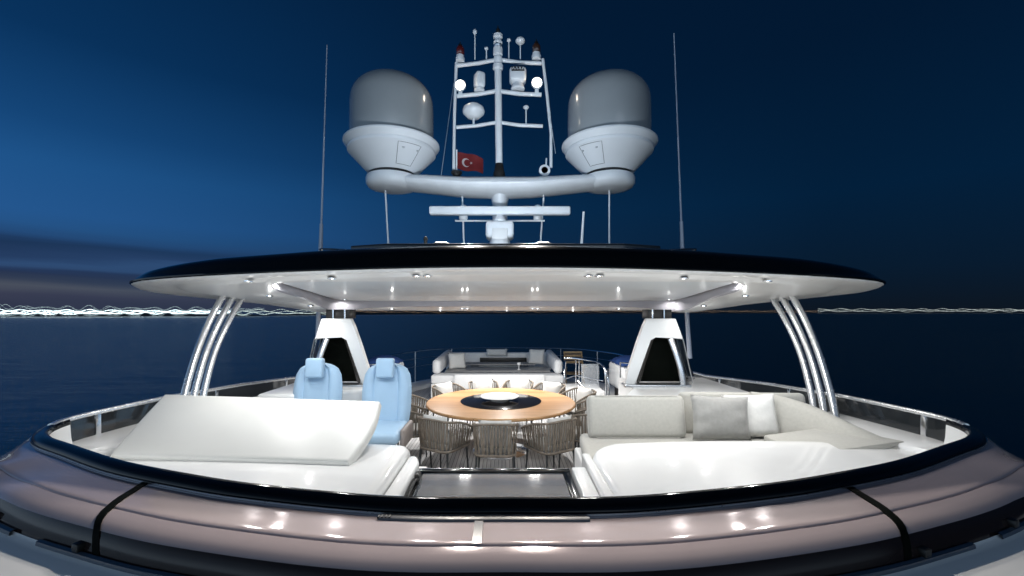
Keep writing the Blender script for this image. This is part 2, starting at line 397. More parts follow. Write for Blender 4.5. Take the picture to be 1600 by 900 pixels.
# mauve cowl, in three panels with dark dividers
COWL = [(.072,1.199),(.11,1.199),(.15,1.198),(.20,1.197),(.262,1.196),(.280,1.197),(.294,1.1955),(.302,1.192),(.3045,1.186),(.3075,1.186),(.310,1.191),(.345,1.187),(.375,1.180),(.396,1.170),(.412,1.156)]
LOW = [(.412,1.156),(.428,1.132),(.440,1.098),(.446,1.068)]
k1, k2 = idx_for(2.315, -1), idx_for(2.315, 1)
bm = BM(); sweep(bm, jL, jR, COWL); obj('cowl', bm, mauve, yb, angle=60)
bm = BM(); sweep(bm, jL, jR, LOW); obj('dark_lower_cowl', bm, cowldk, yb)  # lower cowl coloured dark, standing in for the dark sky reflected there
# dark dividers slightly proud of the cowl
def strip(i, sec, w, lift, lean=0):
    bm = BM(); rows = []
    tg = Vector((-NR[i].y, NR[i].x, 0))
    for s in (-1, 1):
        rows.append([off(i, n+lift*.3, z+lift)+tg*(s*w/2+lean*(n-.03)) for n, z in sec])
    low = [[v-Vector((0,0,.012)) for v in r] for r in rows]
    grid(bm, rows); grid(bm, [rows[0], low[0]]); grid(bm, [rows[1], low[1]])
    return bm
smooth_sec = [(.086,1.199),(.16,1.197),(.24,1.197),(.29,1.196),(.345,1.187),(.375,1.180),(.396,1.170),(.412,1.156),(.428,1.132),(.440,1.098),(.450,1.062)]
def strip_x(xa, xb, sec, w, lift):
    bm = BM(); L_, R_ = [], []
    for k, (n, z) in enumerate(sec):
        xt = xa+(xb-xa)*k/(len(sec)-1); best = None
        for i in range(iL, iR):
            p, q = off(i, n, z), off(i+1, n, z)
            if (p.x-xt)*(q.x-xt) <= 0 and abs(q.x-p.x) > 1e-6: best = p.lerp(q, (xt-p.x)/(q.x-p.x)); sl_ = (q.y-p.y)/(q.x-p.x); break
        L_.append(best+Vector((-w/2, -w/2*sl_, lift))); R_.append(best+Vector((w/2, w/2*sl_, lift)))
    grid(bm, [L_, R_]); grid(bm, [L_, [v-Vector((0,0,.012)) for v in L_]]); grid(bm, [R_, [v-Vector((0,0,.012)) for v in R_]])
    return bm
obj('panel_divider', strip_x(-1.85, -1.68, smooth_sec, .042, .006), interior, yb)
obj('panel_divider', strip_x(1.72, 1.62, smooth_sec, .042, .006), interior, yb)
# chrome centre strip and light bar under the rim
ic = min(range(len(CUR)), key=lambda i: abs(CUR[i].x+.09) if CUR[i].y < 3 else 99)
obj('chrome_centre_strip', strip(ic, [(.132,1.199),(.18,1.199),(.262,1.197),(.300,1.193)], .036, .006), darkch, yb)
bm = BM()
rr = [i for i in range(len(CUR)) if CUR[i].y < 2.4 and -.60 < CUR[i].x < .37]
rows = [[off(i, n, z) for i in rr] for n, z in ((.096,1.198),(.098,1.208),(.120,1.208),(.128,1.205),(.130,1.197))]
grid(bm, rows); obj('light_bar', bm, darkch, yb)
bm = BM()
for q in range(4):
    x = -.545+q*.016; box(bm, (x, 1.828, 1.199), (x+.008, 1.852, 1.2105), .001, 1)
obj('light_bar_louvre', bm, dark, yb)
# white wheelhouse roof, ledge and topsides
TOP = [(.447,1.068),(.455,1.060),(.49,1.056),(.60,1.03),(.80,.97),(1.0,.86),(1.08,.72),(1.10,.5),(1.15,-2.0)]
bm = BM(); sweep(bm, 0, len(CUR)-1, TOP); obj('wheelhouse_roof', bm, gelw, yb)
hull = thing('hull', 'white lower hull of the yacht beneath the flybridge', 'hull', (0, 6, SEA))
bm = BM(); sweep(bm, 0, len(CUR)-1, [(1.1,-2.0),(1.9,-2.05),(2.0,-2.0),(2.1,-3.5),(1.9,-5),(1.3,SEA-.5)]); obj('topsides', bm, gelw, hull)
yo = yb
# rubber weather strips and small hinges at the base of the lower cowl
for a, b in (((-3.35), (-2.03)), ((-1.93), (-.2)), ((.2), (1.90)), ((2.02), (3.3))):
    r_ = [i for i in range(len(CUR)) if CUR[i].y < 3.5 and a < CUR[i].x < b]
    bm = BM(); rows = [[off(i, n, z) for i in r_] for n, z in ((.440,1.076),(.452,1.082),(.466,1.078),(.469,1.062),(.452,1.056))]
    grid(bm, rows); obj('weather_strip', bm, mat('rubber_'+str(len(MATS)), (.035,.055,.085), .4, coat=.4), yb)
for xx in (-2.30, -1.62, 1.55, 2.2):
    i = min(range(len(CUR)), key=lambda i: abs(CUR[i].x-xx) if CUR[i].y < 3.3 else 99)
    bm = BM(); c = off(i, .446, 1.096); box(bm, (-.022,-.02,-.018), (.022,.02,.018), .008, 2, TRS(c, math.atan2(NR[i].x, -NR[i].y))); obj('hinge', bm, dark, yb)
# rear and side bulwark walls inside and out
def rz(y): return lin(RAILZ, y)
for a, b in ((0, idx_for(2.95, -1)), (idx_for(2.95, 1), len(CUR)-1)):
    bm = BM(); rows = []
    for n, zf in [(.05, lambda y: rz(y)-.20 if y < 7.1 else .14),(-.02, lambda y: rz(y)-.195 if y < 7.1 else .145),(-.08, lambda y: rz(y)-.205 if y < 7.1 else .14),(-.32, lambda y: rz(y)-.225 if y < 6.5 else .10),(-.35, lambda y: rz(y)-.25 if y < 6.5 else .08),(-.36, lambda y: 0)]:
        rows.append([off(i, n if n > -.03 else -.03+(n+.03)*min(1, max(0, (CUR[i].y-2.95)/.5)), zf(CUR[i].y)) for i in range(a, b+1)])
    grid(bm, rows)
    obj('bulwark', bm, gel, yb, angle=50)
bm = BM(); sweep(bm, jR, len(CUR)-1, [(.034,1.0 if False else .95),(.3,.93)]) ; bm.free()
# inner face of the coaming under the rim
bm = BM(); sweep(bm, iL, iR, [(-.002,1.20),(-.008,1.10),(-.03,.99),(-.05,.93)]); obj('coaming_inner', bm, gel, yb)

bm = BM(); tl, tr = idx_for(2.85, -1), idx_for(2.85, 1)
grid(bm, [[off(i, n, z) for i in range(tl, tr+1)] for n, z in ((-.012, 1.192), (-.019, 1.179))]); obj('added_fill_strip', bm, fillm, yb)  # unseen glowing strip added under the rim to brighten the soffit

# deck
bm = BM(); pts = [off(i, -.2, 0) for i in range(0, len(CUR)-1)]
f = bm.faces.new([bm.verts.new(v) for v in pts]); bmesh.ops.triangulate(bm, faces=[f])
tag(obj('deck', bm, deckm, smooth=False), kind='structure')

# ---------------------------------------------------------------- side and stern rails
def rail_run(i0, i1, label, posts, glass=True, group=None):
    c = CUR[(i0+i1)//2]; th = thing('guard_rail', label, 'railing', (c.x, c.y, rz(c.y)-.2), group)
    bm = BM(); tube(bm, [off(i, .022, rz(CUR[i].y)-.012) for i in range(i0, i1+1)], .021, 10); obj('top_rail', bm, polem, th)
    if glass:
        e = [i for i in range(i0, i1+1)]
        cuts = sorted(posts); edges = [e[0]]+cuts+[e[-1]]
        for a, b in zip(edges, edges[1:]):
            if b-a < 2: continue
            bm = BM(); rows = [[off(i, n, rz(CUR[i].y)+dz) for i in range(a, b+1)] for n, dz in ((.026,-.03),(.026,-.205),(.018,-.205),(.018,-.03),(.026,-.03))]
            grid(bm, rows); obj('smoked_panel', bm, smoke, th)
    for i in posts:
        bm = BM(); z = rz(CUR[i].y); ang = math.atan2(NR[i].y, NR[i].x)
        if glass: box(bm, (-.014,-.022,-.205), (.014,.022,-.012), .004, 2, TRS(off(i, .022, z), ang))
        else: tube(bm, [off(i, .022, .34), off(i, .022, z-.02)], .014, 8)
        obj('post', bm, chrome, th)
    if not glass:
        for dz in (-.25, -.47):
            bm = BM(); tube(bm, [off(i, .022, z_+dz) for i in range(i0, i1+1) for z_ in (rz(CUR[i].y),)], .007, 6); obj('wire', bm, steel, th)
    return th
g1, g2 = idx_for(7.6, -1), idx_for(7.6, 1)
lp = [idx_for(y, -1) for y in (3.62, 4.95, 6.4)]; rp = [idx_for(y, 1) for y in (3.58, 5.1, 6.55)]
rail_run(g1, fL+1, 'chrome topped rail with smoked panels along the left side of the flybridge', lp)
rail_run(fR-1, g2, 'chrome topped rail with smoked panels behind the right poles', rp)
sp_ = [i for i in range(3, g1, 7)] + [i for i in range(g2+6, len(CUR)-3, 7)]
# stern rail as one closed run: stitch the curve ends
st = thing('stern_rail', 'thin chrome rail curving round the far aft end of the deck', 'railing', (0, 12.9, .35))
path = [off(i, .022, rz(CUR[i].y)) for i in range(g2, len(CUR))]+[off(i, .022, rz(CUR[i].y)) for i in range(1, g1+1)]
for dz, r_, nm, m_ in ((-.012, .019, 'top_rail', chrome), (-.22, .007, 'wire', steel), (-.44, .007, 'wire', steel)):
    bm = BM(); tube(bm, [p+Vector((0,0,dz)) for p in path], r_, 8); obj(nm, bm, m_, st)
for k in range(3, len(path)-1, 7):
    bm = BM(); p = path[k]; tube(bm, [(p.x, p.y, .1), (p.x, p.y, p.z-.02)], .013, 8); obj('post', bm, steel, st)

# ---------------------------------------------------------------- hardtop
HH = [(0,3.22),(.75,3.27),(1.47,3.40),(2.08,3.55),(2.6,3.68),(3.08,3.82),(3.42,3.97),(3.62,4.16),(3.70,4.45),(3.60,4.95),(3.38,5.6),(2.98,6.6),(2.5,7.5),(1.7,8.2),(0,8.4)]
HO = cat_rom([(x, y, 0) for x, y in HH]+[(-x, y, 0) for x, y in HH[-2:0:-1]], 6, closed=True)
ZS = [(3.2,2.405),(3.6,2.385),(3.9,2.355),(4.2,2.325),(4.5,2.285),(5.1,2.245),(5.7,2.205),(6.4,2.155),(7.5,2.115),(8.4,2.11)]
HC = Vector((0, 5.7, 0))
def zso(x, y): return lin(ZS, y)-.085*math.exp(-((abs(x)-2.60)/.45)**2-((y-6.2)/.75)**2)
def rrect(th_):   # rounded trapezoid recess by polar angle about HC, matched to outline points
    d = Vector((math.cos(th_), math.sin(th_), 0)); lo, hi = 0, 6
    for _ in range(30):
        m = (lo+hi)/2; q = HC+d*m; yy = q.y; hw = lin([(3.9, 2.30), (6.5, 2.55)], yy)
        ym = (yy-5.2)/1.28; inside = abs(q.x/hw)**9+abs(ym)**9 < 1
        lo, hi = (m, hi) if inside else (lo, m)
    return HC+d*lo
HCr = HC
ht = thing('hardtop', 'wide oval hardtop roof with black gloss edge and white lit underside', 'roof', (0, 5.6, 2.2))
def ring(t): return [HC+(p-HC)*t for p in HO]
angs = [math.atan2(p.y-HC.y, p.x-HC.x) for p in HO]
REC = [rrect(a) for a in angs]
def XY(p, z): return Vector((p.x+X0, p.y, z))
bm = BM(); rows = []
for t_, dz in ((1.0,.006),(.996,-.006),(.985,-.012),(.96,-.010),(.935,.004),(.915,.014),(.908,.012),(.897,-.008),(.88,-.012)):
    rows.append([XY(p, zso(p.x, p.y)+dz) for p in ring(t_)])
R88 = ring(.88)
for k in (.25, .5, .75, .97):
    rows.append([XY(a.lerp(b_, k), zso(*a.lerp(b_, k).to_2d())-.012+.012*k) for a, b_ in zip(R88, REC)])
rows = [r+[r[0]] for r in rows]
grid(bm, rows); bmesh.ops.remove_doubles(bm, verts=bm.verts[:], dist=1e-5)
obj('soffit', bm, soff, ht, angle=30)
# recess: upstand and ceiling panel
def zrec(y): return lin([(3.9,2.402),(5.2,2.325),(6.5,2.238)], y)
bm = BM()
rw = [[XY(p, zso(p.x, p.y)+.000) for p in [a.lerp(b_, .97) for a, b_ in zip(R88, REC)]], [XY(p, zso(p.x, p.y)+.012) for p in REC], [XY(p, zrec(p.y)+.02) for p in REC]]
grid(bm, [r+[r[0]] for r in rw]); obj('recess_upstand', bm, mat('upstand_shade_grey', (.34,.33,.36), .4), ht, angle=30)  # grey colour paints in the shade at the rear of the recess
bm = BM(); 
inn = [HC+(p-HC)*.985 for p in REC]
for k in range(7):
    t_ = 1-k/7
    rows_ = [XY(HC.lerp(p, t_), zrec(HC.lerp(p, t_).y)) for p in inn]
    if k == 0: RR = []
    RR.append(rows_+[rows_[0]])
V = grid(bm, RR); cv = bm.verts.new(XY(HC, zrec(HC.y)))
for j in range(len(V[-1])-1): bm.faces.new((V[-1][j], V[-1][j+1], cv))
obj('ceiling_panel', bm, mat('ceiling_cool_white', (.82,.87,.90), .35, coat=.3), ht)
# cove led tape hidden behind the front lip of the recess
bm = BM(); rows = [[Vector((X0+x, y, z)) for x in [-2.1+4.2*k/20 for k in range(21)]] for y, z in ((3.935,2.396),(3.935,2.384))]
grid(bm, rows); obj('cove_light', bm, covem, ht)
# black gloss shell
def hs(y): return lin([(3.2, 1.0), (3.7, .95), (4.1, .62), (5, .62), (7, .8), (8.4, .9)], y)
bm = BM(); rows = []
for t_, dz in ((1.0,.006),(1.004,.012),(1.004,.026),(.999,.040),(.992,.085),(.980,.140),(.962,.180),(.935,.208),(.88,.232),(.78,.250),(.6,.262),(.4,.268),(.2,.27)):
    rows.append([XY(p, lin(ZS, p.y)*(1 if t_>.9 else .0)+(0 if t_>.9 else lin(ZS, (HC+(p-HC)/t_*.9).y))+(dz*hs((HC+(p-HC)/t_).y) if dz > .03 else dz)) for p in ring(t_)])
# flatten the crown
for r in rows[8:]:
    for v in r: v.z = v.z*.35+2.60*.65 if True else v.z
rows = [r+[r[0]] for r in rows]
V = grid(bm, rows); cv = bm.verts.new((X0, HC.y, 2.62))
for j in range(len(V[-1])-1): bm.faces.new((V[-1][j], V[-1][j+1], cv))
bmesh.ops.remove_doubles(bm, verts=bm.verts[:], dist=1e-5)
obj('roof_shell', bm, blk, ht, angle=50)
bm = BM(); prism(bm, [(-1.35,3.75),(-1.0,3.62),(1.0,3.62),(1.35,3.75),(1.55,6.2),(-1.55,6.2)], 2.58, lambda x, y: 2.655, .015, 3); obj('sunroof_panel', bm, silver, ht)
for sx_ in (-1, 1):
    bm = BM(); tube(bm, cat_rom([(X0+sx_*1.35, 3.60, 2.595), (X0+sx_*1.55, 3.66, 2.612), (X0+sx_*1.62, 3.75, 2.61), (X0+sx_*1.62, 4.3, 2.60)], 6), .008, 6); obj('roof_trim', bm, steel, ht)
# downlights
def solve(px, py, zf):
    Y = 4
    for _ in range(60): Y = max(3.3, min(7.6, Y*.5+.5*(zf((px-CX)/F*Y, Y)-CZ)*F/max(4, HY-py)))
    return (px-CX)/F*Y, Y
spots = [(403,459),(447,447),(505,452),(511,437),(550,476),(602,470),(719,476),(837,475),(957,469),(1014,474),(1046,436),(1059,448),(1117,443),(1166,456)]
SP = []
for px, py in spots:
    X, Y = solve(px, py, lambda x, y: zso(x-X0, y)-.012); SP.append((X, Y))
SP = [(-2.62,4.75),(-2.3,4.35),(-2.55,5.6),(-1.5,3.68),(-2.35,6.25),(-1.8,6.75),(-.70,6.75),(-.62,6.75),(.40,6.75),(.48,6.75),(1.75,6.75),(2.35,6.25),(1.5,3.68),(2.55,5.6),(2.3,4.35),(2.62,4.75),
      (-.75,3.55),(-.66,3.55),(.66,3.55),(.75,3.55),(-2.3,3.82),(2.3,3.82),(0,7.9),(-1.2,7.8),(1.2,7.8)]
def inrec(x, y): return abs(x) < lin([(3.9, 2.30), (6.5, 2.55)], y) and 3.92 < y < 6.48
for X, Y in SP:
    z = (zrec(Y) if inrec(X, Y) else zso(X, Y)-.012)
    x = X+X0
    bm = BM(); lathe(bm, [(.020,-.002),(.026,-.006),(.034,-.008),(.040,-.004),(.040,.004),(.02,.004)], (x, Y, z), 20); d = obj('downlight', bm, chrome, ht)
    bm = BM(); lathe(bm, [(0,-.0045),(.021,-.0045),(.021,.0),(0,.0)], (x, Y, z), 16); obj('lens', bm, lampm, d)
    la = bpy.data.lights.new('downlight_lamp', 'AREA'); la.shape = 'DISK'; la.size = .07; la.energy = LAMP_W*(9.0 if Y > 7 else 1.9 if Y < 3.9 and abs(X) > .8 else .9 if Y < 3.9 else .3 if abs(X) > 2.2 and Y > 6 else .8 if abs(X) > .8 else .95); la.color = (1, .985, .96); la.spread = math.radians(165)
    lo_ = bpy.data.objects.new('downlight_lamp', la); C.objects.link(lo_); lo_.location = (x, Y, z-.016)
    pl = bpy.data.lights.new('downlight_glow', 'POINT'); pl.energy = GLOW_W*(.15 if abs(X) > 2.2 and Y > 5.8 else .25 if Y < 3.9 else .5 if abs(X) < .8 else 1); pl.shadow_soft_size = .02; pl.color = (1, .985, .96)
    po = bpy.data.objects.new('downlight_glow', pl); C.objects.link(po); po.location = (x, Y, z-.10)

# ---------------------------------------------------------------- slanted pole sets
for s, lb in ((-1, 'three curved steel poles holding up the left front of the hardtop'), (1, 'three curved steel poles on the right ledge under the hardtop')):
    xb = 3.20
    th = thing('hardtop_strut', lb, 'support poles', (X0+s*xb, 4.35, 1.02), 'pole sets carrying the hardtop')
    for k in range(3):
        yb_, yt = 4.20+.145*k, 4.86+.175*k
        P = cat_rom([(X0+s*3.20, yb_, 1.02), (X0+s*3.225, yb_+.12, 1.30), (X0+s*3.24, yb_+.30, 1.66), (X0+s*3.235, yb_+(yt-yb_)*.73, 1.98), (X0+s*3.20, yt, zso(3.2, yt)+.01)], 6)
        bm = BM(); tube(bm, P, .033, 14); obj('pole', bm, polem, th)
    bm = BM(); prism(bm, [(X0+s*3.20-.07, 4.10), (X0+s*3.20+.07, 4.10), (X0+s*3.20+.07, 4.62), (X0+s*3.20-.07, 4.62)], .99, 1.028, .008, 2); obj('base_plate', bm, steel, th)

# ---------------------------------------------------------------- hardtop arch legs
def arch_leg(s, label):
    th = thing('arch_pillar', label, 'pillar', (X0+s*2.3, 6.1, 1.08), 'a-shaped arch pillars under the hardtop')
    Yf, Yb = 5.85, 6.5
    inT, inB = 1.98, 1.78          # inboard edge top / bottom
    # front faces traced in plan/elevation: outer frame
    sh_ = -.06 if s < 0 else -.17
    def P(x, y, z): return Vector((X0+s*x+sh_, y, z))
    def slab(name, quad, depth, m, bev=.012):
        bm = BM(); a = [bm.verts.new(P(*q)) for q in quad]; b = [bm.verts.new(P(q[0]+depth[0], q[1]+depth[1], q[2])) for q in quad]
        n = len(quad); fs = [bm.faces.new(a), bm.faces.new(b[::-1])]
        for i in range(n): fs.append(bm.faces.new((a[i], a[(i+1) % n], b[(i+1) % n], b[i])))
        if bev: bmesh.ops.bevel(bm, geom=list({e for f in fs for e in f.edges}), offset=bev, segments=2, profile=.5, affect='EDGES')
        return obj(name, bm, m, th)
    # white A-shaped plate: cap, inboard leg
    slab('frame', [(2.08,5.9,1.985),(2.48,5.9,1.985),(2.57,5.9,1.70),(2.20,5.9,1.74),(2.12,5.88,1.70),(1.90,5.8,1.10),(1.76,5.8,1.10),(1.80,5.82,1.25),(1.945,5.86,1.66),(2.045,5.9,1.90)], (0,.10), gelw)
    slab('cap_side', [(2.48,5.905,1.983),(2.56,6.3,1.983),(2.74,6.3,1.70),(2.575,5.905,1.70)], (-.02,.02), gelw, .006)
    slab('opening_reveal', [(2.215,5.94,1.735),(2.14,5.92,1.695),(1.935,5.84,1.105),(2.02,5.98,1.105),(2.22,6.1,1.68)], (0,.04), mat('reveal_'+str(len(MATS)), (.06,.055,.05), .5), .003)
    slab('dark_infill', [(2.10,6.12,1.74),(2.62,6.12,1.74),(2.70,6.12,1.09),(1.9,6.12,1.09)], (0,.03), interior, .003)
    slab('side_glass', [(2.52,5.96,1.70),(2.70,6.25,1.70),(2.92,6.3,1.10),(2.66,5.96,1.10)], (-.02,.01), smoke, .003)
    bm = BM(); tube(bm, cat_rom([P(2.40,5.88,1.71), P(2.45,5.82,1.52), P(2.50,5.78,1.30), P(2.53,5.76,1.06)], 6), .042, 12, flat=(1,.7)); obj('chrome_stay', bm, steel, th)
    bm = BM(); tube(bm, [P(2.60,5.96,1.70), P(2.80,6.1,1.05)], .010, 6); obj('glass_edge', bm, steel, th)
    slab('foot', [(1.74,5.74,1.07),(1.74,5.74,1.105),(2.62,5.72,1.105),(2.62,5.72,1.07)], (0,.2), steel, .006)
    # dark neck with thin rods up to the roof
    slab('neck', [(2.12,5.95,1.985),(2.44,5.95,1.985),(2.44,5.95,2.11),(2.12,5.95,2.11)], (0,.28), dark, .004)
    for xx in (2.17, 2.33):
        bm = BM(); tube(bm, [P(xx,5.93,1.98), P(xx,5.93,2.11)], .012, 8); obj('rod', bm, chrome, th)
arch_leg(-1, 'white triangular pillar with black opening behind the blue helm seats')
arch_leg(1, 'white triangular pillar with black opening behind the forward sofa')

# ---------------------------------------------------------------- side surrounds (raised white mouldings)
s1 = thing('moulded_surround', 'white moulded ledge behind the forward sofa carrying the right pillar', 'ledge', (2.2, 5.4, 0))
bm = BM(); prism(bm, [(1.10,4.50),(1.72,5.62),(1.74,6.7),(3.08,6.7),(3.06,4.50)], 0, lambda x, y: 1.085-.012*(y-5), .05, 4); obj('ledge_body', bm, gel, s1)
s2 = thing('moulded_surround', 'white moulded ledge left of the helm seats carrying the left pillar', 'ledge', (-2.3, 6.2, 0))
bm = BM(); prism(bm, [(-1.66,5.65),(-1.70,6.7),(-3.04,6.7),(-3.02,5.2),(-2.6,5.2)], 0, lambda x, y: 1.085-.012*(y-5), .05, 4); obj('ledge_body', bm, gel, s2)

# ---------------------------------------------------------------- helm console (left) and cover
def yc(x):   # front coaming y at x
    best = min((i for i in range(len(CUR)) if CUR[i].y < 3.5), key=lambda i: abs(CUR[i].x-x)); return CUR[best].y
def body(xs, yr, zf, m, name, parent, drop_l=False, drop_r=False, zb=.0):
    """smooth top from the coaming back to yr(x) with a rolled rear edge and rolled free side"""
    bm = BM(); rows = []
    n = len(xs)
    for i, x in enumerate(xs):
        y0, y1 = yc(x)+.035, yr(x); col = []
        ts = [0,.15,.3,.45,.6,.72,.82,.9,.95,.985,1]
        for t_ in ts:
            y = y0+(y1-y0)*t_; z = zf(x, y)
            d = (y1-y); rr_ = .07
            if d < rr_: z -= rr_-math.sqrt(max(0, rr_**2-(rr_-d)**2))
            ex = 1e9
            if drop_r: ex = xs[-1]-x
            if drop_l: ex = min(ex, x-xs[0])
            if ex < rr_: z -= rr_-math.sqrt(max(0, rr_**2-(rr_-ex)**2))
            col.append(Vector((x, y, z)))
        col.append(Vector((x, y1, zb))); rows.append(col)
    if drop_r: rows.append([Vector((v.x, v.y, zb)) for v in rows[-1]])
    if drop_l: rows.insert(0, [Vector((v.x, v.y, zb)) for v in rows[0]])
    grid(bm, rows); bmesh.ops.remove_doubles(bm, verts=bm.verts[:], dist=1e-5)
    return obj(name, bm, m, parent, angle=50)
hc = thing('helm_console', 'white moulded helm console with large slanted cover at left front', 'console', (-1.9, 3.0, 0))
xs = [-3.28+.1*i for i in range(25)]+[-.86,-.84,-.82,-.80,-.785,-.775,-.772]
body(xs, lambda x: 3.56-.10*max(0, (x+1.1))**2*4, lambda x, y: 1.0+.02*math.sin((x+3.2)*1.0)-.03*max(0, (y-3.2)), gel, 'console_top', hc, drop_r=True, zb=.3)
# second lower step next to the hatch
bm = BM(); prism(bm, [(-.765,2.02),(-.655,2.02),(-.655,3.28),(-.69,3.40),(-.765,3.42)], 0, .945, .03, 4); obj('console_step', bm, gel, hc)
bm = BM(); prism(bm, [(-1.10,3.50),(-.78,3.50),(-.74,4.15),(-1.10,4.15)], 0, .60, .03, 3); obj('console_cabinet', bm, gelw, hc)
bm = BM(); 
for k in range(2):
    tube(bm, cat_rom([(-.648+.022*k, 2.2, .86), (-.648+.022*k, 2.7, .885), (-.648+.022*k, 3.0, .905), (-.648+.022*k, 3.12, .86)], 5), .008, 6)
lathe(bm, [(.0,0),(.05,0),(.055,.02),(.045,.035),(0,.035)], (-.652, 3.13, .868), 18, Matrix.Rotation(PI/2, 4, 'Y'))
obj('gas_strut', bm, dark, hc)
# big slanted cover
BL, BR, TR, TL = at(172, 713, 3.12), at(545, 725, 2.97), at(594, 628, 3.60), at(258, 617, 3.90)
bm = BM(); nu, nv = 28, 16; rows = []
def cover_pt(u, v, lift):
    a = BL.lerp(BR, u); b_ = TL.lerp(TR, u); p_ = a.lerp(b_, v)
    sx_ = math.sin(v*PI)*.045*(1 if u > .5 else -.2)*abs(2*u-1)**3; p_ = p_+Vector((sx_, 0, 0))
    nn = (BR-BL).cross(TL-BL).normalized()
    if nn.z < 0: nn = -nn
    e = min(u*3.2, (1-u)*3.2, v*1.2, (1-v)*1.2); r_ = .035; q = 0 if e > r_ else -(r_-math.sqrt(max(0, r_*r_-(r_-e)**2)))
    crown = .016*math.sin(PI*u)*math.sin(PI*v)
    return p_+nn*(lift+crown+q*.8)
us = [0,.003,.007,.012,.02]+[.05+.9*i/20 for i in range(21)]+[.98,.988,.993,.997,1]
vs_ = [0,.008,.018,.032,.05]+[.1+.8*i/12 for i in range(13)]+[.95,.97,.983,.993,1]
top = [[cover_pt(u, v, .015) for u in us] for v in vs_]; bot = [[cover_pt(u, v, -.01) for u in us] for v in vs_]
grid(bm, top); 
per = lambda G: G[0]+[r[-1] for r in G[1:-1]]+G[-1][::-1]+[r[0] for r in G[-2:0:-1]]
a, b_ = per(top), per([[v-Vector((0,-.03,.03)) for v in r] for r in top]); grid(bm, [a+[a[0]], b_+[b_[0]]])
bmesh.ops.remove_doubles(bm, verts=bm.verts[:], dist=1e-5)
obj('slanted_cover', bm, vinyl, hc, angle=60)

# dark glass hatch in the middle
hx = thing('companion_hatch', 'flat grey glass hatch with black rim in the middle behind the coaming', 'hatch', (-.1, 2.7, 0))
bm = BM(); prism(bm, [(-.60,2.02),(.42,2.02),(.42,3.27),(-.60,3.27)], .1, .835, .01, 2); obj('hatch_housing', bm, gelw, hx)
bm = BM()
for lo_, hi_ in (((-.68,3.27,.80),(.49,3.335,.868)), ((-.68,2.0,.80),(-.625,3.27,.868)), ((.435,2.0,.80),(.49,3.27,.868))): box(bm, lo_, hi_, .006, 2)
obj('hatch_frame', bm, blk, hx)
bm = BM(); tube(bm, [(-.68,3.333,.866),(.49,3.333,.866)], .005, 6); obj('frame_edging', bm, chrome, hx)
bm = BM(); box(bm, (-.623,2.02,.82), (.433,3.266,.856), .002, 1); obj('glass_lid', bm, hatchg, hx)

# ---------------------------------------------------------------- forward dash / sunpad and sofa (right)
pd = thing('sun_pad', 'broad glossy white moulded pad in front of the forward sofa', 'sun pad', (1.9, 2.9, 0))
xs = [.665,.668,.675,.69,.705,.725,.76]+[.8+.1*i for i in range(24)]+[3.18,3.25]
body(xs, lambda x: 3.62-.55*max(0, .95-x)**2*6 if x < 3.0 else 3.62, lambda x, y: .985+.035*math.sin(min(PI, (x-.6)*1.2))*math.sin(min(PI, max(0, (y-2.0)/1.9*PI*.8))), gel, 'pad_top', pd, drop_l=True, zb=.3)
bm = BM(); prism(bm, [(.495,2.0),(.60,2.0),(.60,3.24),(.495,3.24)], 0, .915, .012, 3); obj('pad_step', bm, gel, pd)
bm = BM(); prism(bm, [(.605,2.0),(.67,2.0),(.67,3.44),(.605,3.44)], 0, .955, .018, 3); obj('pad_step', bm, gel, pd)
sf = thing('forward_sofa', 'light grey upholstered forward sofa wrapping towards the right side', 'sofa', (1.8, 4.2, 0))
bm = BM(); prism(bm, [(.70,3.66),(2.95,3.66),(2.95,4.40),(.70,4.40)], 0, .70, .02, 3); obj('sofa_base', bm, gelw, sf)
bm = BM(); prism(bm, [(.68,3.64),(2.93,3.64),(2.93,4.38),(.75,4.38)], .705, .855, .045, 4); obj('seat_cushion', bm, greyf, sf)
bm = BM(); box(bm, (-.475,-.075,-.205), (.475,.075,.205), .05, 5, TRS((1.285, 4.27, 1.042), 0, math.radians(-12)))
bcu = obj('back_cushion', bm, greyf, sf)
bm = BM(); Mx = TRS((1.285, 4.27, 1.042), 0, math.radians(-12)); tube(bm, [Mx @ Vector((a*(.455 if abs(b) < 1 else .43), -.062, b*(.195 if abs(a) < 1 else .17))) for a, b in ((-1,-.85),(-1,.85),(-.93,1),(.93,1),(1,.85),(1,-.85),(.93,-1),(-.93,-1))], .004, 5, closed=True); obj('piping', bm, greyf, bcu)
bm = BM(); box(bm, (-.62,-.07,-.21), (.62,.07,.21), .05, 5, TRS((2.42, 4.42, 1.04), math.radians(-4), math.radians(-12))); obj('back_cushion', bm, greyf, sf)
# curved side back running forward: swept tapering cushion
bm = BM(); path = cat_rom([(2.50,4.40,0),(2.72,4.34,0),(2.86,4.18,0),(2.93,3.98,0),(2.98,3.78,0),(3.06,3.60,0),(3.16,3.46,0)], 6); rows = []
n_ = len(path)
for k, p_ in enumerate(path):
    f_ = k/(n_-1); d = (path[min(n_-1, k+1)]-path[max(0, k-1)]).normalized(); nn = Vector((-d.y, d.x, 0)); nn = -nn if nn.x+nn.y < 0 else nn
    hgt = .37*(1-f_**1.5)+.035; th_ = .17*(1-.3*f_)
    z0 = .86+.11*f_**2
    sec = [(-th_*1.1,0),(-th_*1.0,hgt*.18),(-th_*.75,hgt*.5),(-th_*.5,hgt*.8),(-th_*.25,hgt*.95),(0,hgt),(th_*.3,hgt*.97),(th_*.45,hgt*.85),(th_*.5,0)]
    rows.append([Vector((p_.x+nn.x*a, p_.y+nn.y*a, z0+b)) for a, b in sec])
grid(bm, rows)
obj('side_back', bm, greyf, sf, angle=80)
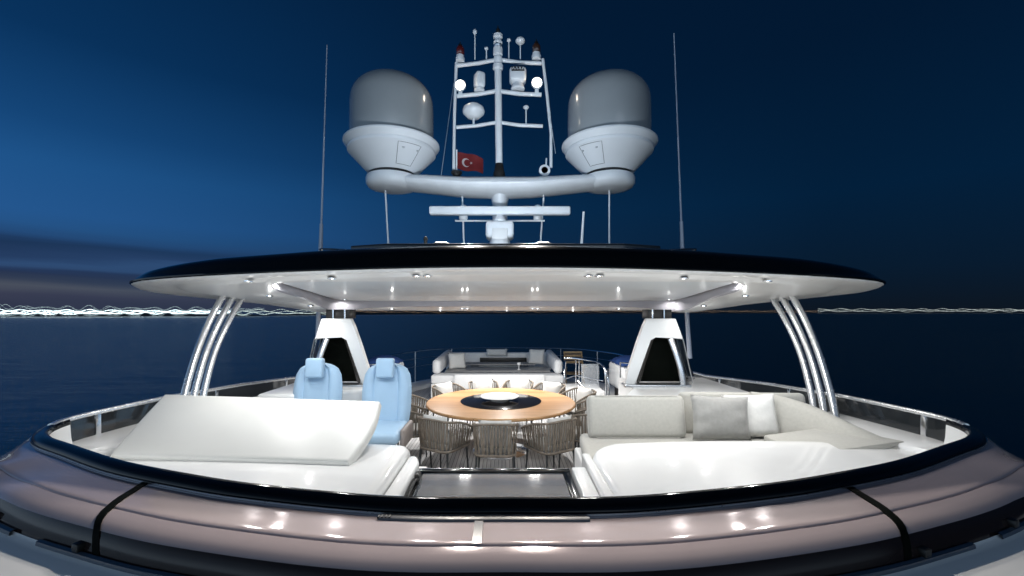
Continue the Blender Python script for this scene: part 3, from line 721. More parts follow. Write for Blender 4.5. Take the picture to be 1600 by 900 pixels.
bm = BM(); prism(bm, [(2.36,3.66),(2.60,3.35),(2.95,3.41),(3.22,3.47),(3.14,3.60),(2.98,3.95),(2.36,3.95)], .86, lambda x, y: .95+.075*min(1, max(0, (x-2.36)/.3))+.02*max(0, x-2.6), .014, 4); obj('side_seat_wedge', bm, greyf, sf)
for args in (((2.055,4.12,1.065), .58, .42, .16, pilg, 4, -12, 'plump grey scatter cushion leaning on the forward sofa back', 3, 3),
             ((2.40,4.22,1.06), .50, .42, .14, pilw, -6, -14, 'white scatter cushion partly behind the grey one on the forward sofa', 5, -3)):
    loc, w, h, t_, m_, rzz, rxx, lb, sd, ry = args
    bm = BM(); pillow(bm, w, h, t_, TRS(loc, math.radians(rzz), math.radians(rxx), math.radians(ry)), sd)
    solo('scatter_cushion', bm, m_, lb, 'cushion', loc, 'scatter cushions on the forward sofa', angle=180)

# ---------------------------------------------------------------- helm seats
def helm_seat(x, y, label):
    th = thing('helm_chair', label, 'helm seat', (x, y, 0), 'pale blue helm seats')
    L_ = dict(local=True)
    def sec(zf):    # backrest half width by height
        return lin([(0,.27),(.15,.29),(.45,.295),(.62,.27),(.70,.23),(.745,.17),(.765,.08)], zf)
    bm = BM(); rows = []; hs_ = [0,.05,.1,.2,.3,.4,.5,.56,.62,.66,.70,.73,.75,.765]
    for side_ in (-1, 1):
        for k, h in enumerate(hs_ if side_ < 0 else hs_[::-1]):
            w = sec(h)*1.03; row = []
            for u in [-1,-.96,-.88,-.72,-.55,-.50,-.45,-.25,0,.25,.45,.50,.55,.72,.88,.96,1]:
                b = .085*(1-abs(u)**6); bol = .03*math.exp(-((abs(u)-.74)/.18)**2)-.012*math.exp(-((abs(u)-.5)/.03)**2)
                yy = (-(b*.7+bol) if side_ < 0 else b*.6)
                row.append(Vector((u*w, yy+.22+h*.16, .73+h*.93)))
            rows.append(row)
    rows.append(rows[0]); grid(bm, rows); bmesh.ops.remove_doubles(bm, verts=bm.verts[:], dist=.002)
    bk = obj('backrest', bm, bluev, th, local=True, angle=70)
    bm = BM(); box(bm, (-.108,-.045,-.12), (.108,.045,.12), .03, 4, TRS((0,.205,1.40), 0, math.radians(-6)))
    obj('headrest', bm, bluev, th, local=True)
    bm = BM(); box(bm, (-.28,-.32,-.07), (.28,.22,.07), .05, 4, TRS((0,0,.70), 0, math.radians(3))); obj('seat', bm, bluev, th, local=True)
    for sx_ in (-1, 1):
        bm = BM(); box(bm, (-.025,-.24,-.11), (.025,.22,.11), .02, 3, TRS((sx_*.305,.02,.66))); obj('side_bolster', bm, mat('taupe_'+str(len(MATS)), (.30,.26,.24), .6), th, local=True)
    bm = BM(); lathe(bm, [(.20,0),(.20,.02),(.07,.05),(.06,.58),(.16,.62),(.16,.63)], (0,0,0), 24); obj('pedestal', bm, steel, th, local=True)
helm_seat((598-790)/F*5.1, 5.0, 'pale blue helm seat nearest the dining table')
helm_seat((486-790)/F*5.1, 5.0, 'pale blue helm seat in front of the left pillar')

# ---------------------------------------------------------------- dining table
TX, TY = -.07, 6.44
tb = thing('dining_table', 'large round teak dining table with dark centre on the deck', 'table', (TX, TY, 0))
bm = BM(); lathe(bm, [(0,.70),(1.06,.70),(1.09,.708),(1.10,.72),(1.10,.738),(1.09,.748),(.605,.75),(.605,.749),(0,.749)], (TX,TY,0), 96); obj('tabletop', bm, teak, tb, angle=30)
bm = BM(); lathe(bm, [(0,.750),(.60,.750),(.60,.755),(.59,.758),(0,.758)], (TX,TY,0), 72); obj('lazy_susan', bm, black, tb, angle=30)
bm = BM(); lathe(bm, [(.42,0),(.42,.02),(.36,.04),(.14,.07),(.10,.2),(.10,.55),(.3,.68),(.5,.699)], (TX,TY,0), 40); obj('pedestal', bm, chrome, tb)
bm = BM(); lathe(bm, [(0,.759),(.13,.759),(.14,.775),(.20,.800),(.275,.815),(.285,.825),(.28,.832),(.26,.828),(0,.822)], (TX-.02,TY-.03,0), 56)
solo('serving_dish', bm, plate, 'round white dish on the dark centre of the dining table', 'dish', (TX-.02,TY-.03,.759))

# chair prototype, facing -Y local front? sitter faces +Y (towards the table); back at -Y
def U(t_, w, d, rr_):     # t -1..1 along a U: right arm front -> back -> left arm front
    pts = [(w/2, d/2), (w/2, -d/2+rr_)]+[(w/2-rr_+rr_*math.cos(a), -d/2+rr_-rr_*math.sin(a)) for a in (PI/6, PI/3, PI/2)]
    pts += [(-x, y) for x, y in pts[::-1]]
    seg = [math.dist(a, b) for a, b in zip(pts, pts[1:])]; tot = sum(seg); s = (t_+1)/2*tot
    for (a, b), l in zip(zip(pts, pts[1:]), seg):
        if s <= l+1e-9: k = s/l; return a[0]+(b[0]-a[0])*k, a[1]+(b[1]-a[1])*k
        s -= l
    return pts[-1]
def topz(t_): return .80-.15*abs(t_)**2.5
ch = thing('dining_chair', 'x', 'chair', (0,0,0), 'woven rope chairs around the dining table')
bm = BM(); tube(bm, [(*U(-1+2*i/40, .62, .56, .12), topz(-1+2*i/40)) for i in range(41)], .011, 6); tube(bm, [(*U(-1+2*i/32, .55, .50, .10), .455) for i in range(33)], .012, 6)
tube(bm, [(.27,.25,.455),(-.27,.25,.455)], .012, 6)
fr_ = obj('frame', bm, dmetal, ch, local=True)
bm = BM()
nr = 38
for i in range(nr):
    t_ = -1+2*(i+.5)/nr; tt = t_+.018*math.sin(i*2.1)
    a = Vector((*U(t_, .622, .562, .12), topz(t_)+.012)); b = Vector((*U(tt*.985, .555, .51, .10), .440))
    p0, p1 = Vector((*U(t_-.01, .622, .562, .12), 0)), Vector((*U(t_+.01, .622, .562, .12), 0)); tg = (p1-p0).normalized(); nn = Vector((-tg.y, tg.x, 0))
    for u0, u1, hw, ht_ in ((0, 1, .0115, .0035),):
        rows = []
        for q in (0, .25, .5, .75, 1):
            c_ = a.lerp(b, q)+nn*(.006*math.sin(q*PI)); rows.append([c_+tg*hw*cx_+nn*ht_*cy_ for cx_, cy_ in ((-1,-1),(1,-1),(1,1),(-1,1),(-1,-1))])
        grid(bm, rows)
tube(bm, [(*U(-1+2*i/40, .624, .564, .12), topz(-1+2*i/40)+.004) for i in range(41)], .0155, 6)
tube(bm, [(*U(-1+2*i/40, .557, .512, .10), .44) for i in range(41)], .0175, 6)
obj('rope_back', bm, rope, ch, local=True)
bm = BM(); box(bm, (-.235,-.215,-.04), (.235,.23,.04), .03, 3, TRS((0,0,.475))); obj('seat_cushion', bm, pilg, ch, local=True)
bm = BM(); pillow(bm, .46, .36, .14, TRS((0,-.165,.665), 0, math.radians(12)), 11, 10); obj('back_cushion', bm, mat('chair_cushion', (.52,.51,.49), .85, bump=(200, .3, .002)), ch, local=True, angle=180)
for sx_, sy_ in ((-1,-1),(1,-1),(-1,1),(1,1)):
    bm = BM(); tube(bm, [(sx_*.25, sy_*.215, .445), (sx_*.275, sy_*.24, 0)], [.017,.011], 8); obj('leg', bm, dmetal, ch, local=True)
kids = [o for o in bpy.data.objects if o.parent == ch]
CH = [(-92,'woven rope chair with its back to the camera, nearest the glass hatch'),
      (-63,'woven rope chair right of the centre front one, turned towards the table'),
      (-35,'woven rope chair half hidden behind the corner of the forward sofa'),
      (-5,'woven rope chair with leaning white cushion at the right edge of the table'),
      (24,'woven rope chair behind the right edge of the table near the stair rail'),
      (52,'woven rope chair on the far right side of the table'),
      (78,'woven rope chair on the far side of the table, right of its middle'),
      (104,'woven rope chair on the far side of the table, left of its middle'),
      (132,'woven rope chair on the far left side of the table'),
      (176,'woven rope chair at the left edge of the table with pointed white cushion'),
      (205,'woven rope chair close behind the right helm seat at the table'),
      (-121,'woven rope chair left of the centre front one, seen at an angle')]
for k, (a, lb) in enumerate(CH):
    if k == 0: c = ch
    else:
        c = ch.copy(); C.objects.link(c)
        for q in kids: d = q.copy(); C.objects.link(d); d.parent = c
    r_ = 1.33+.03*math.sin(k*2.3); ar = math.radians(a)
    c.scale = (.83, .85, 1)
    c.location = (TX+r_*math.cos(ar), TY+r_*math.sin(ar), 0); c.rotation_euler = (0, 0, ar+PI/2+math.radians(7*math.sin(k*1.7)))
    c['label'] = lb

# ---------------------------------------------------------------- aft lounge
al = thing('aft_lounge', 'white u-shaped lounge sofa on the aft deck behind the table', 'sofa', (-.2, 11, 0))
x0, x1 = (673-CX)/F*10, (881-CX)/F*10
def pt(name, lo_, hi_, m_, bev=.04): bm = BM(); box(bm, lo_, hi_, bev, 3); return obj(name, bm, m_, al)
pt('plinth', (x0,10,.05), (x1,10.45,.40), gelw, .02)
pt('front_bench', (x0,10,.405), (x1,10.5,.60), vinylw)
pt('plinth', (x0,10.46,.05), (x0+.62,12.4,.38), gelw, .02); pt('plinth', (x1-.62,10.46,.05), (x1,12.4,.38), gelw, .02)
for (xa, xb, s) in ((x0, x0+.20, 1), (x1-.20, x1, -1)):
    bm = BM(); prism(bm, [(xa, 10.15), (xb, 10.15), (xb, 12.5), (xa, 12.5)], .605, lambda x, y: .99-.02*(12.5-y), .085, 5); obj('side_back', bm, vinylw, al)
pt('seat', (x0+.2,10.52,.385), (x0+.75,12.4,.56), vinylw); pt('seat', (x1-.75,10.52,.385), (x1-.2,12.4,.56), vinylw)
pt('rear_back', (x0+.02,12.42,.40), (x1-.02,12.6,.90), vinylw)
pt('rear_seat', (x0+.76,12.0,.385), (x1-.76,12.4,.62), vinylw)
pt('dark_gap', (x0+1.0,12.35,.63), (x1-.75,12.415,.76), dark, .004)
lt = thing('lounge_table', 'low grey table in the middle of the aft lounge', 'table', (-.2, 11.3, 0))
bm = BM(); box(bm, (x0+.25,10.55,.60), (x1-.25,11.35,.635), .01, 2); obj('table_top', bm, greytab, lt)
bm = BM(); box(bm, (x0+.7,10.8,.0), (x1-.7,11.2,.60), .02, 2); obj('table_base', bm, gelw, lt)
lt = thing('lounge_table', 'grey table nearest the stern in the aft lounge', 'table', (-.2, 11.8, 0))
bm = BM(); box(bm, (x0+.6,11.45,.655), (x1-.55,11.95,.69), .01, 2); obj('table_top', bm, greytab, lt)
bm = BM(); box(bm, (x0+1.0,11.6,.0), (x1-1.0,11.8,.655), .02, 2); obj('table_base', bm, gelw, lt)
for (loc, w, r_, lb) in (((x0+.50,11.0,.83),.46,25,'white square cushion at the left end of the aft lounge'), ((x1-.52,11.7,.86),.46,-25,'white square cushion at the right end of the aft lounge'), ((-.25,12.3,.92),.62,0,'flat white cushion on the far back of the aft lounge')):
    bm = BM(); pillow(bm, w, .42 if w < .5 else .2, .13, TRS(loc, math.radians(r_), math.radians(-14)), int(loc[0]*10)+40, 10)
    solo('lounge_cushion', bm, pilw, lb, 'cushion', loc, 'cushions on the aft lounge', angle=180)
bm = BM(); lathe(bm, [(.05,0),(.05,.01),(.012,.02),(.012,.09),(.05,.13),(.045,.18)], (.33,10.75,.636), 14); solo('table_lantern', bm, plate, 'small white lantern on the low aft table', 'lantern', (.33,10.75,.636))
bm = BM(); prism(bm, [(x0+.55,9.90),(x1-.45,9.90),(x1-.45,9.995),(x0+.55,9.995)], .30, .635, .03, 3); obj('bench_roll', bm, vinylw, al)
# stairwell with curved chrome guard
sw = thing('stair_guard', 'curved chrome and glass guard around the white stair head at right', 'stair rail', (1.55, 8.9, 0))
bm = BM(); prism(bm, [(1.22,8.55),(1.98,8.55),(1.98,9.5),(1.26,9.5)], .0, .50, .02, 3); obj('stair_head', bm, gelw, sw)
for pts_ in ([(1.20,8.7,.42),(1.19,8.72,.8),(1.22,8.9,1.02),(1.27,9.15,1.02),(1.28,9.3,.8),(1.28,9.35,.5)], [(1.96,8.45,.0),(1.97,8.45,.6),(1.95,8.5,.95),(1.9,8.75,1.04),(1.75,9.2,1.05),(1.5,9.55,1.05),(1.3,9.6,1.05)], [(2.02,8.5,.0),(2.03,8.5,.6),(2.01,8.6,.92),(1.98,8.9,.98)]):
    bm = BM(); tube(bm, cat_rom(pts_, 6), .018, 8); obj('hoop', bm, chrome, sw)
for pts_ in ([(1.2,8.72,.72),(1.5,9.2,.72),(1.93,8.5,.72)], [(1.5,9.2,.45),(1.5,9.2,1.04)], [(1.56,9.15,.5),(1.56,9.15,1.04)], [(1.5,9.0,.65),(1.92,8.5,.15)]):
    bm = BM(); tube(bm, pts_, .011, 6); obj('bar', bm, chrome, sw)
bm = BM(); box(bm, (1.56,8.9,.42), (1.93,8.91,1.0), .001, 1); obj('glass_panel', bm, clear, sw)
# folding teak chair at the stern
tcx, tcy = (897-CX)/F*11.6, 11.6
tch = thing('deck_chair', 'slatted teak folding chair standing on the far aft deck', 'chair', (tcx, tcy, 0))
for sx_ in (-1, 1):
    for a, b in (((sx_*.24,-.25,0),(sx_*.24,.22,.98)), ((sx_*.24,.28,0),(sx_*.24,-.22,.62))):
        bm = BM(); tube(bm, [Vector(a)+Vector((tcx,tcy,0)), Vector(b)+Vector((tcx,tcy,0))], .018, 6); obj('leg', bm, wood, tch)
    bm = BM(); box(bm, (tcx+sx_*.27-.025,tcy-.25,.62), (tcx+sx_*.27+.025,tcy+.22,.65), .006, 2); obj('armrest', bm, wood, tch)
bm = BM()
for k in range(5): box(bm, (tcx-.23,tcy-.22+.09*k,.42), (tcx+.23,tcy-.15+.09*k,.44), .004, 1)
obj('seat', bm, wood, tch)
bm = BM()
for k in range(4): box(bm, (tcx-.25,tcy+.12+.03*k,.68+.085*k), (tcx+.25,tcy+.14+.03*k,.74+.085*k), .004, 1)
obj('backrest', bm, wood, tch)
# covered lockers either side aft
for s, lb in ((1, 'white deck locker with rumpled blue cover beside the right pillar'), (-1, 'white deck locker with rumpled blue cover behind the left helm seats')):
    cx_ = X0+s*2.62; th = thing('deck_locker', lb, 'locker', (cx_, 9.0, 0), 'covered lockers on the side decks')
    bm = BM(); prism(bm, [(cx_-.3,8.6),(cx_+.3,8.6),(cx_+.33,9.7),(cx_-.33,9.7)], .45, .98, .07, 4); obj('locker_body', bm, gelw, th)
    bm = BM(); box(bm, (cx_-.22,8.7,.0), (cx_+.22,9.6,.46), .02, 2); obj('stand', bm, dark, th)
    bm = BM(); rows = []
    for i in range(13):
        rows.append([Vector((cx_-.32+.64*j/12, 8.58+1.14*i/12, .985+.16*(math.sin(PI*i/12)*math.sin(PI*j/12))**.5+.018*math.sin(i*2.1+j*1.3))) for j in range(13)])
    grid(bm, rows); obj('blue_cover', bm, bluecov, th)
    bm = BM()
    for a, b in (((-.38,8.5,.1),(-.38,8.5,1.08)), ((-.38,8.5,1.08),(.38,8.6,1.0)), ((-.38,8.5,.62),(.38,8.6,.62))): tube(bm, [(cx_+s*a[0],a[1],a[2]),(cx_+s*b[0],b[1],b[2])], .014, 8)
    obj('locker_rail', bm, chrome, th)

# ---------------------------------------------------------------- mast and antennas (Y about 6.74: 1 cm = 1 px)
MY = 6.74
def M2(px, py, y=MY): return at(px, py, y)
def tub(pts, r, seg=8): bm = BM(); tube(bm, pts, r, seg); return bm
ma = thing('radar_mast', 'white mast with winged dome platform and three crossbars on the roof', 'mast', M2(781, 300)*1+Vector((0,0,-1.4)))
# wing platform
bm = BM(); secs = []
for px, yy, zc, th_, dp in ((612,6.74,4.09,.10,.30),(640,6.74,4.08,.115,.30),(680,6.74,4.05,.13,.32),(730,6.74,4.01,.145,.34),(781,6.74,4.00,.155,.36),(832,6.74,4.01,.145,.34),(884,6.74,4.05,.13,.32),(924,6.74,4.08,.115,.30),(952,6.74,4.09,.10,.30)):
    x = (px-CX)/F*yy
    secs.append([Vector((x, yy+dp*math.cos(a), zc+th_*math.sin(a)*(1 if math.sin(a) > 0 else .9))) for a in [2*PI*k/20 for k in range(21)]])
grid(bm, secs); bmesh.ops.remove_doubles(bm, verts=bm.verts[:], dist=1e-5); obj('wing', bm, mastw, ma)
for px in (613, 951):
    x = (px-CX)/F*MY
    bm = BM(); lathe(bm, [(0,3.975),(.25,3.98),(.36,4.01),(.395,4.06),(.40,4.13),(.385,4.175),(.30,4.195),(0,4.195)], (x,MY,0), 40); obj('dome_pad', bm, mastw, ma)
bm = BM(); x = (781-CX)/F*MY
secs = []
for z, w, d in ((3.95,.16,.30),(3.75,.115,.24),(3.5,.12,.22),(3.2,.16,.28),(2.60,.26,.42)):
    secs.append([Vector((x+w*math.cos(a), MY+.1+d*math.sin(a), z)) for a in [2*PI*k/20 for k in range(21)]])
grid(bm, secs); bmesh.ops.remove_doubles(bm, verts=bm.verts[:], dist=1e-5); obj('pedestal', bm, mastw, ma)
bm = BM(); tube(bm, [M2(780,276), M2(778,98)], .055, 14); obj('pole', bm, mastw, ma)
bm = BM(); lathe(bm, [(.09,-.06),(.095,0),(.075,.06),(.06,.16)], M2(780,272), 18); obj('pole_collar', bm, dark, ma)
for py, a, b, w in ((97,712,846,.030),(146,714,846,.032),(195,713,848,.028)):
    d = 5 if py < 150 else 4
    for (e, f_) in ((a, 777), (779, b)):
        bm = BM(); far = a if e == a else b
        y_ = 6 if (py == 97 and far == a) else (4 if far == a else 2)
        tube(bm, [M2(far, py+y_), M2((far+778)/2, py+y_*.35), M2(778, py-4)], w, 10, flat=(1,1)); obj('crossbar', bm, mastw, ma)
for pts_, r_ in (([M2(713,98), M2(710,180), M2(709,266)], .024), ([M2(848,92), M2(855,150), M2(861,210), M2(861,262)], .024)):
    obj('side_stay', tub(pts_, r_), mastw, ma)
for pts_ in ([M2(709,130), M2(688,285)], [M2(851,120), M2(868,240)]): obj('rigging_wire', tub(pts_, .006, 6), steel, ma)
obj('lower_crossbar', tub([M2(711,345,6.5), M2(851,345,6.5)], .014), mastw, ma)
for a, b in (((722,298),(725,386)), ((850,300),(844,386)), ((602,296),(607,388)), ((952,296),(952,388))):
    obj('roof_stay', tub([M2(*a), M2(*b)], .013, 8), mastw, ma)
# domes
for px, lb in ((613, 'large grey satellite dome on the left end of the mast platform'), (951, 'large grey satellite dome on the right end of the mast platform')):
    x = (px-CX)/F*MY; th = thing('satellite_dome', lb, 'radar dome', (x, MY, 4.19), 'satellite domes on the mast')
    R_ = .635
    prof = [(R_*.985,4.69),(R_,4.75),(R_*1.003,4.95),(R_,5.20),(R_*.995,5.26)]+[(R_*.993*math.cos(a)**.78, 5.28+.44*math.sin(a)**.9) for a in [PI/2*k/16 for k in range(1, 16)]]+[(0,5.72)]
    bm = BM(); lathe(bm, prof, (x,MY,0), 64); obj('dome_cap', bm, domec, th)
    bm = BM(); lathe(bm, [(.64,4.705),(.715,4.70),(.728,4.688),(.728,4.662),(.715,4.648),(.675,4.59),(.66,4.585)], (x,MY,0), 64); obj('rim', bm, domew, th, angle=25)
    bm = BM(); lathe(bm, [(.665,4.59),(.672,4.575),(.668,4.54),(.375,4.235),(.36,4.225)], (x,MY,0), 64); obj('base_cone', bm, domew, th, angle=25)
    bm = BM(); lathe(bm, [(.34,4.23),(.34,4.195),(.30,4.19)], (x,MY,0), 40); obj('neck', bm, dark, th)
    sgn = 1 if px < 700 else -1
    # access panel on the cone, slightly proud
    bm = BM(); rows = []
    for r_, z in ((.645,4.516),(.53,4.396),(.41,4.272)):
        rows.append([Vector((x+(r_+.004)*math.sin(a)*sgn, MY-(r_+.004)*math.cos(a), z-.004)) for a in [math.radians(22+4*k) for k in range(9)]])
    grid(bm, rows); ap = obj('access_panel', bm, domew, th)
    bm = BM(); loop = rows[0]+[r[-1] for r in rows[1:]]+rows[-1][-2::-1]+[rows[1][0]]
    tube(bm, [v+Vector((0,-.001,-.001)) for v in loop], .0028, 5, closed=True); obj('seal', bm, dmetal, ap)
    for ang in (30, 52):
        a = math.radians(ang); bm = BM(); lathe(bm, [(0,-.012),(.018,-.010),(.02,.004)], (x+.60*math.sin(a)*sgn, MY-.60*math.cos(a), 4.455), 10); obj('bolt', bm, steel, th)
# top light stack
th = thing('light_stack', 'stacked ring navigation lights at the very top of the mast', 'navigation light', M2(778,100))
c = M2(778,100)
bm = BM(); z = -.10
prof = [(.055,-.10),(.078,-.08),(.078,-.02),(.06,0),(.07,.02),(.07,.09),(.058,.10),(.058,.13),(.075,.14),(.075,.24),(.06,.25),(.06,.30),(.072,.31),(.072,.34),(.05,.36),(.05,.40),(.074,.41),(.074,.45),(.04,.47),(.035,.47)]
lathe(bm, prof, c, 20); obj('lamp_body', bm, mastw, th, angle=30)
bm = BM(); lathe(bm, [(.062,.252),(.064,.255),(.064,.298),(.062,.30)], c, 20); obj('lens', bm, steel, th)
bm = BM(); lathe(bm, [(.030,.47),(.034,.5),(.03,.54),(.01,.56),(.006,.60)], c, 14); obj('cap', bm, dark, th)
for px, py, m_, lb in ((719,97,reddk,'dark red navigation lamp at the left end of the top crossbar'), (838,93,greendk,'dark amber navigation lamp at the right end of the top crossbar')):
    c = M2(px, py); th = thing('navigation_lamp', lb, 'navigation light', c)
    bm = BM(); lathe(bm, [(.07,.0),(.075,.05),(.06,.08),(.06,.10)], c, 18); obj('base', bm, mastw, th)
    bm = BM(); lathe(bm, [(.055,.10),(.066,.12),(.066,.20),(.05,.23),(.02,.24)], c, 18); obj('lens', bm, m_, th)
    bm = BM(); lathe(bm, [(.035,.235),(.03,.27),(.008,.29),(.005,.32)], c, 12); obj('cap', bm, dark, th)
# floodlights (lit)
for px, py, lb in ((719,133,'lit square floodlight at the left end of the middle crossbar'), (839,129,'lit square floodlight at the right end of the middle crossbar')):
    c = M2(px, py, MY-.06); th = thing('floodlight', lb, 'floodlight', c, 'lit floodlights on the mast')
    bm = BM(); lathe(bm, [(.078,-.004),(.088,.0),(.088,.03),(.06,.09),(0,.10)], (c.x,c.y,c.z), 24, Matrix.Rotation(-PI/2, 4, 'X')); obj('housing', bm, mastw, th)
    bm = BM(); lathe(bm, [(0,-.03),(.035,-.027),(.062,-.014),(.075,.0)], (c.x,c.y,c.z), 24, Matrix.Rotation(-PI/2, 4, 'X')); obj('lens', bm, floodm, th)
    bm = BM(); box(bm, (c.x-.03,c.y+.02,c.z-.15), (c.x+.03,c.y+.06,c.z-.086), .006, 2); obj('bracket', bm, mastw, th)
    la = bpy.data.lights.new('flood_lamp', 'AREA'); la.size = .10; la.spread = math.radians(62); la.energy = FLOOD_W; la.color = (1,.93,.84)
    lo_ = bpy.data.objects.new('flood_lamp', la); C.objects.link(lo_); lo_.location = (c.x, c.y-.045, c.z); lo_.rotation_euler = (math.radians(-42), 0, 0)
# searchlights
c = M2(809,141); th = thing('searchlight', 'round white searchlight with dark grille on the right middle crossbar', 'searchlight', c)
bm = BM(); lathe(bm, [(.10,0),(.11,.02),(.09,.08),(.07,.11)], c, 18); obj('base', bm, mastw, th)
bm = BM(); box(bm, (-.13,-.11,-.12), (.13,.11,.12), .06, 4, TRS(c+Vector((0,0,.22)))); obj('head', bm, mastw, th)
bm = BM(); box(bm, (-.10,-.008,-.035), (.10,.008,.035), .006, 2, TRS(c+Vector((0,-.112,.275)))); obj('grille', bm, dark, th)
bm = BM()
for k in range(4): tube(bm, cat_rom([c+Vector((-.085+.05*k,-.124,.26)), c+Vector((-.07+.05*k,-.124,.295)), c+Vector((-.055+.05*k,-.124,.26))], 4), .005, 5)
obj('grille_bars', bm, mastw, th)
c = M2(749,143); th = thing('camera_unit', 'slim white camera unit on the left middle crossbar', 'camera unit', c)
bm = BM(); lathe(bm, [(.08,0),(.085,.02),(.06,.07)], c, 16); obj('base', bm, mastw, th)
bm = BM(); box(bm, (-.075,-.09,-.12), (.075,.09,.12), .045, 4, TRS(c+Vector((0,0,.17)), .5)); obj('head', bm, mastw, th)
# mushroom antennas and sticks
def mush(px, py, r_, h_, stem_to, label, y=MY):
    c = M2(px, py, y); e = M2(px, stem_to, y); th = thing('gps_antenna', label, 'antenna', e)
    bm = BM(); lathe(bm, [(.0,-h_*.5),(r_*.55,-h_*.45),(r_*.95,-h_*.15),(r_,0),(r_*.9,h_*.25),(r_*.5,h_*.48),(0,h_*.52)], c, 24); obj('head', bm, mastw, th)
    obj('stem', tub([e, c-Vector((0,0,h_*.4))], max(.010, r_*.1)), mastw, th)
mush(740,174,.175,.22,197,'white mushroom dome antenna on the left lower crossbar')
mush(822,168,.045,.06,193,'small stick antenna on the right lower crossbar')
mush(742,50,.034,.08,93,'tall stick antenna left of the mast top')
mush(760,76,.032,.05,92,'shortest stick antenna just left of the mast top')
mush(795,63,.034,.05,92,'thin stick antenna just right of the mast top')
mush(813,64,.075,.10,92,'white disc antenna on a stem right of the mast top')
c = M2(851,266); th = thing('horn', 'round white horn with dark mouth on the right of the platform', 'horn', c)
bm = BM(); lathe(bm, [(.055,-.01),(.088,-.005),(.09,.03),(.05,.08),(.02,.2)], c, 20, Matrix.Rotation(-PI/2, 4, 'X')); obj('bell', bm, mastw, th)
bm = BM(); lathe(bm, [(0,-.012),(.05,-.012)], c, 18, Matrix.Rotation(-PI/2, 4, 'X')); obj('mouth', bm, dark, th)
obj('bracket', tub([c+Vector((.02,.03,-.12)), c+Vector((.03,.03,.20))], .012), mastw, th)
# flag
c = M2(714,270); th = thing('flag', 'small red flag with white crescent and star beside the mast', 'flag', c)
obj('staff', tub([c+Vector((0,-.05,-.03)), c+Vector((0,-.05,.34))], .012), mastw, th)
def fpt(u, v, o_=0): return c+Vector((.01+u*.40, -.05+.05*math.sin(u*7)*u+.02*math.sin(v*4)+o_, .31-.05*u-v*(.26+.02*math.sin(u*5))-.05*u*u))
bm = BM(); grid(bm, [[fpt(i/20, j/10) for i in range(21)] for j in range(11)]); fl = obj('cloth', bm, flagm, th)
bm = BM()
def fdisk(pts_):
    for s in (-.004, .004):
        V_ = [bm.verts.new(fpt(u, v, s)) for u, v in pts_]; bm.faces.new(V_ if s < 0 else V_[::-1])
cu, cv_ = .34, .5
outer = [(cu+.165*math.cos(a), cv_+.25*math.sin(a)) for a in [math.radians(40+280*k/20) for k in range(21)]]
inner = [(cu+.045+.13*math.cos(a), cv_+.195*math.sin(a)) for a in [math.radians(320-280*k/20) for k in range(21)]]
for k in range(20):
    q = [outer[k], outer[k+1], inner[19-k], inner[20-k]]; fdisk(q)
star = [(cu+.20+(.065 if k % 2 == 0 else .026)*math.cos(a)*1, cv_+(.10 if k % 2 == 0 else .04)*math.sin(a)) for k, a in enumerate([PI+PI*k/5 for k in range(10)])]
for k in range(10): fdisk([(cu+.20, cv_), star[k], star[(k+1) % 10]])
obj('crescent_and_star', bm, flagw, fl, smooth=False)
bm = BM(); lathe(bm, [(.05,-.10),(.06,-.05),(.085,-.03),(.085,.0),(.03,.01)], c+Vector((0,-.05,.0)), 18); obj('socket', bm, dark, th)
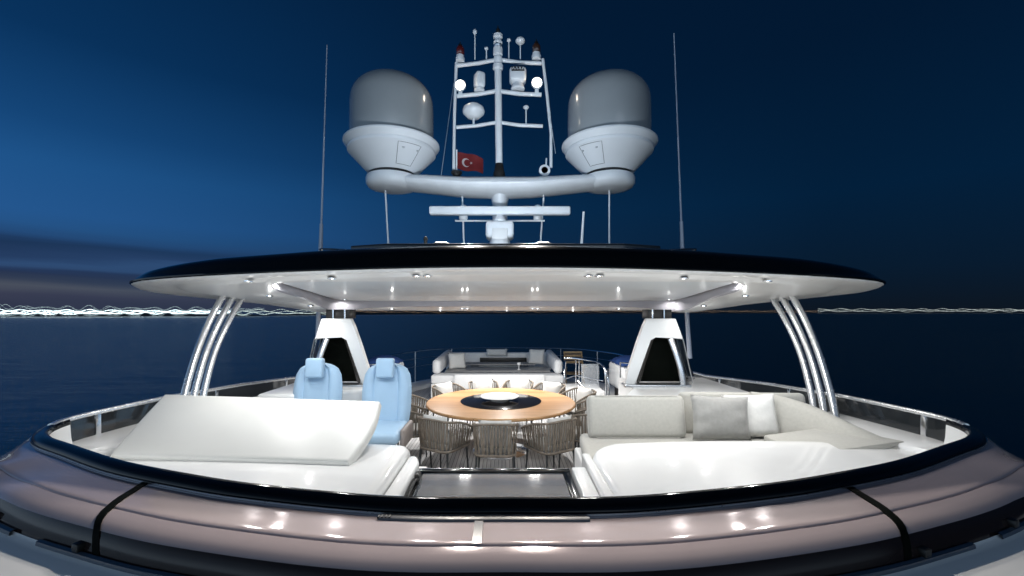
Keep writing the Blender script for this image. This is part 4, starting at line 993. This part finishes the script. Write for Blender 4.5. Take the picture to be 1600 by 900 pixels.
# open array radar at rest
c = at(781,362,6.25); th = thing('array_radar', 'white open array radar on its gearbox in front of the mast foot', 'radar', c+Vector((0,0,-.6)))
bm = BM(); box(bm, (-.20,-.17,-.11), (.20,.17,.13), .05, 4, TRS(c)); obj('gearbox', bm, mastw, th)
bm = BM(); lathe(bm, [(.09,.12),(.10,.16),(.07,.20),(.05,.24)], c, 20); obj('turning_neck', bm, mastw, th)
bm = BM(); box(bm, (-1.02,-.06,-.062), (1.02,.06,.062), .028, 4, TRS(c+Vector((0,0,.30)))); obj('scanner_bar', bm, mastw, th)
bm = BM(); box(bm, (-.11,-.19,-.14), (.11,-.165,.02), .01, 2, TRS(c)); obj('front_panel', bm, gelw, th)
bm = BM(); lathe(bm, [(.16,-.68),(.14,-.4),(.13,-.10)], c, 20); obj('pedestal', bm, mastw, th)
for px, lb in ((724,'small two ring lamp left of the scanner'), (840,'small two ring lamp right of the scanner')):
    c = M2(px,345,6.5); th = thing('ring_lamp', lb, 'navigation light', c)
    bm = BM(); lathe(bm, [(.055,.01),(.065,.03),(.065,.07),(.045,.08),(.04,.10)], c, 16); obj('base', bm, mastw, th)
    bm = BM(); lathe(bm, [(.04,.10),(.05,.11),(.05,.19),(.035,.20),(.045,.21),(.045,.23),(.01,.24)], c, 16); obj('lens', bm, steel, th)
# whip antennas
for a, b, base, lb in (((511,70),(501,388),(495,560),'tall thin whip antenna left of the domes'), ((1053,52),(1066,386),(1078,560),'tall thin whip antenna right of the domes')):
    y = 7.0; th = thing('whip_antenna', lb, 'antenna', (at(*base, y).x, y, .8), 'tall whip antennas at the sides')
    top_, mid_, bot_ = at(*a, y), at(*b, y), at(*base, y)
    bm = BM(); tube(bm, [mid_+(top_-mid_)*.12, top_], [.016,.008], 8); obj('whip', bm, whip, th)
    bm = BM(); tube(bm, [bot_, mid_, mid_+(top_-mid_)*.12], [.036,.032,.026], 10); obj('sleeve', bm, whip, th)
bm = BM(); tube(bm, [at(908,392,6), at(912,331,6)], [.020,.014], 8); solo('stub_antenna', bm, mastw, 'short white stub antenna on the roof right of the radar', 'antenna', at(908,392,6))
bm = BM(); lathe(bm, [(.02,-.15),(.02,0),(.028,.01),(.02,.04),(0,.05)], at(665,376,5.0), 10); solo('roof_fitting', bm, dark, 'tiny dark knob on the front of the hardtop roof', 'fitting', at(665,376,5.0)+Vector((0,0,-.15)))

# two small uplights on the roof that wash the mast platform
for px, lb in ((690, 'small low floodlight on the front edge of the roof, left of the radar'), (848, 'small low floodlight on the front edge of the roof, right of the radar')):
    x = (px-CX)/F*3.9; c = Vector((x, 3.9, 2.642)); th = thing('roof_floodlight', lb, 'floodlight', c)
    bm = BM(); lathe(bm, [(.075,-.012),(.08,0),(.08,.05),(.065,.06)], c, 20); obj('housing', bm, dark, th)
    bm = BM(); lathe(bm, [(0,.058),(.06,.058),(.06,.062),(0,.062)], c, 20); obj('lens', bm, lampm, th)
    la = bpy.data.lights.new('roof_uplight', 'AREA'); la.shape = 'DISK'; la.size = .12; la.energy = UP_W; la.color = (.80, .90, 1.0); la.spread = math.radians(120)
    lo_ = bpy.data.objects.new('roof_uplight', la); C.objects.link(lo_); lo_.location = c+Vector((0,0,.075)); lo_.rotation_euler = (math.radians(180-42), 0, 0)
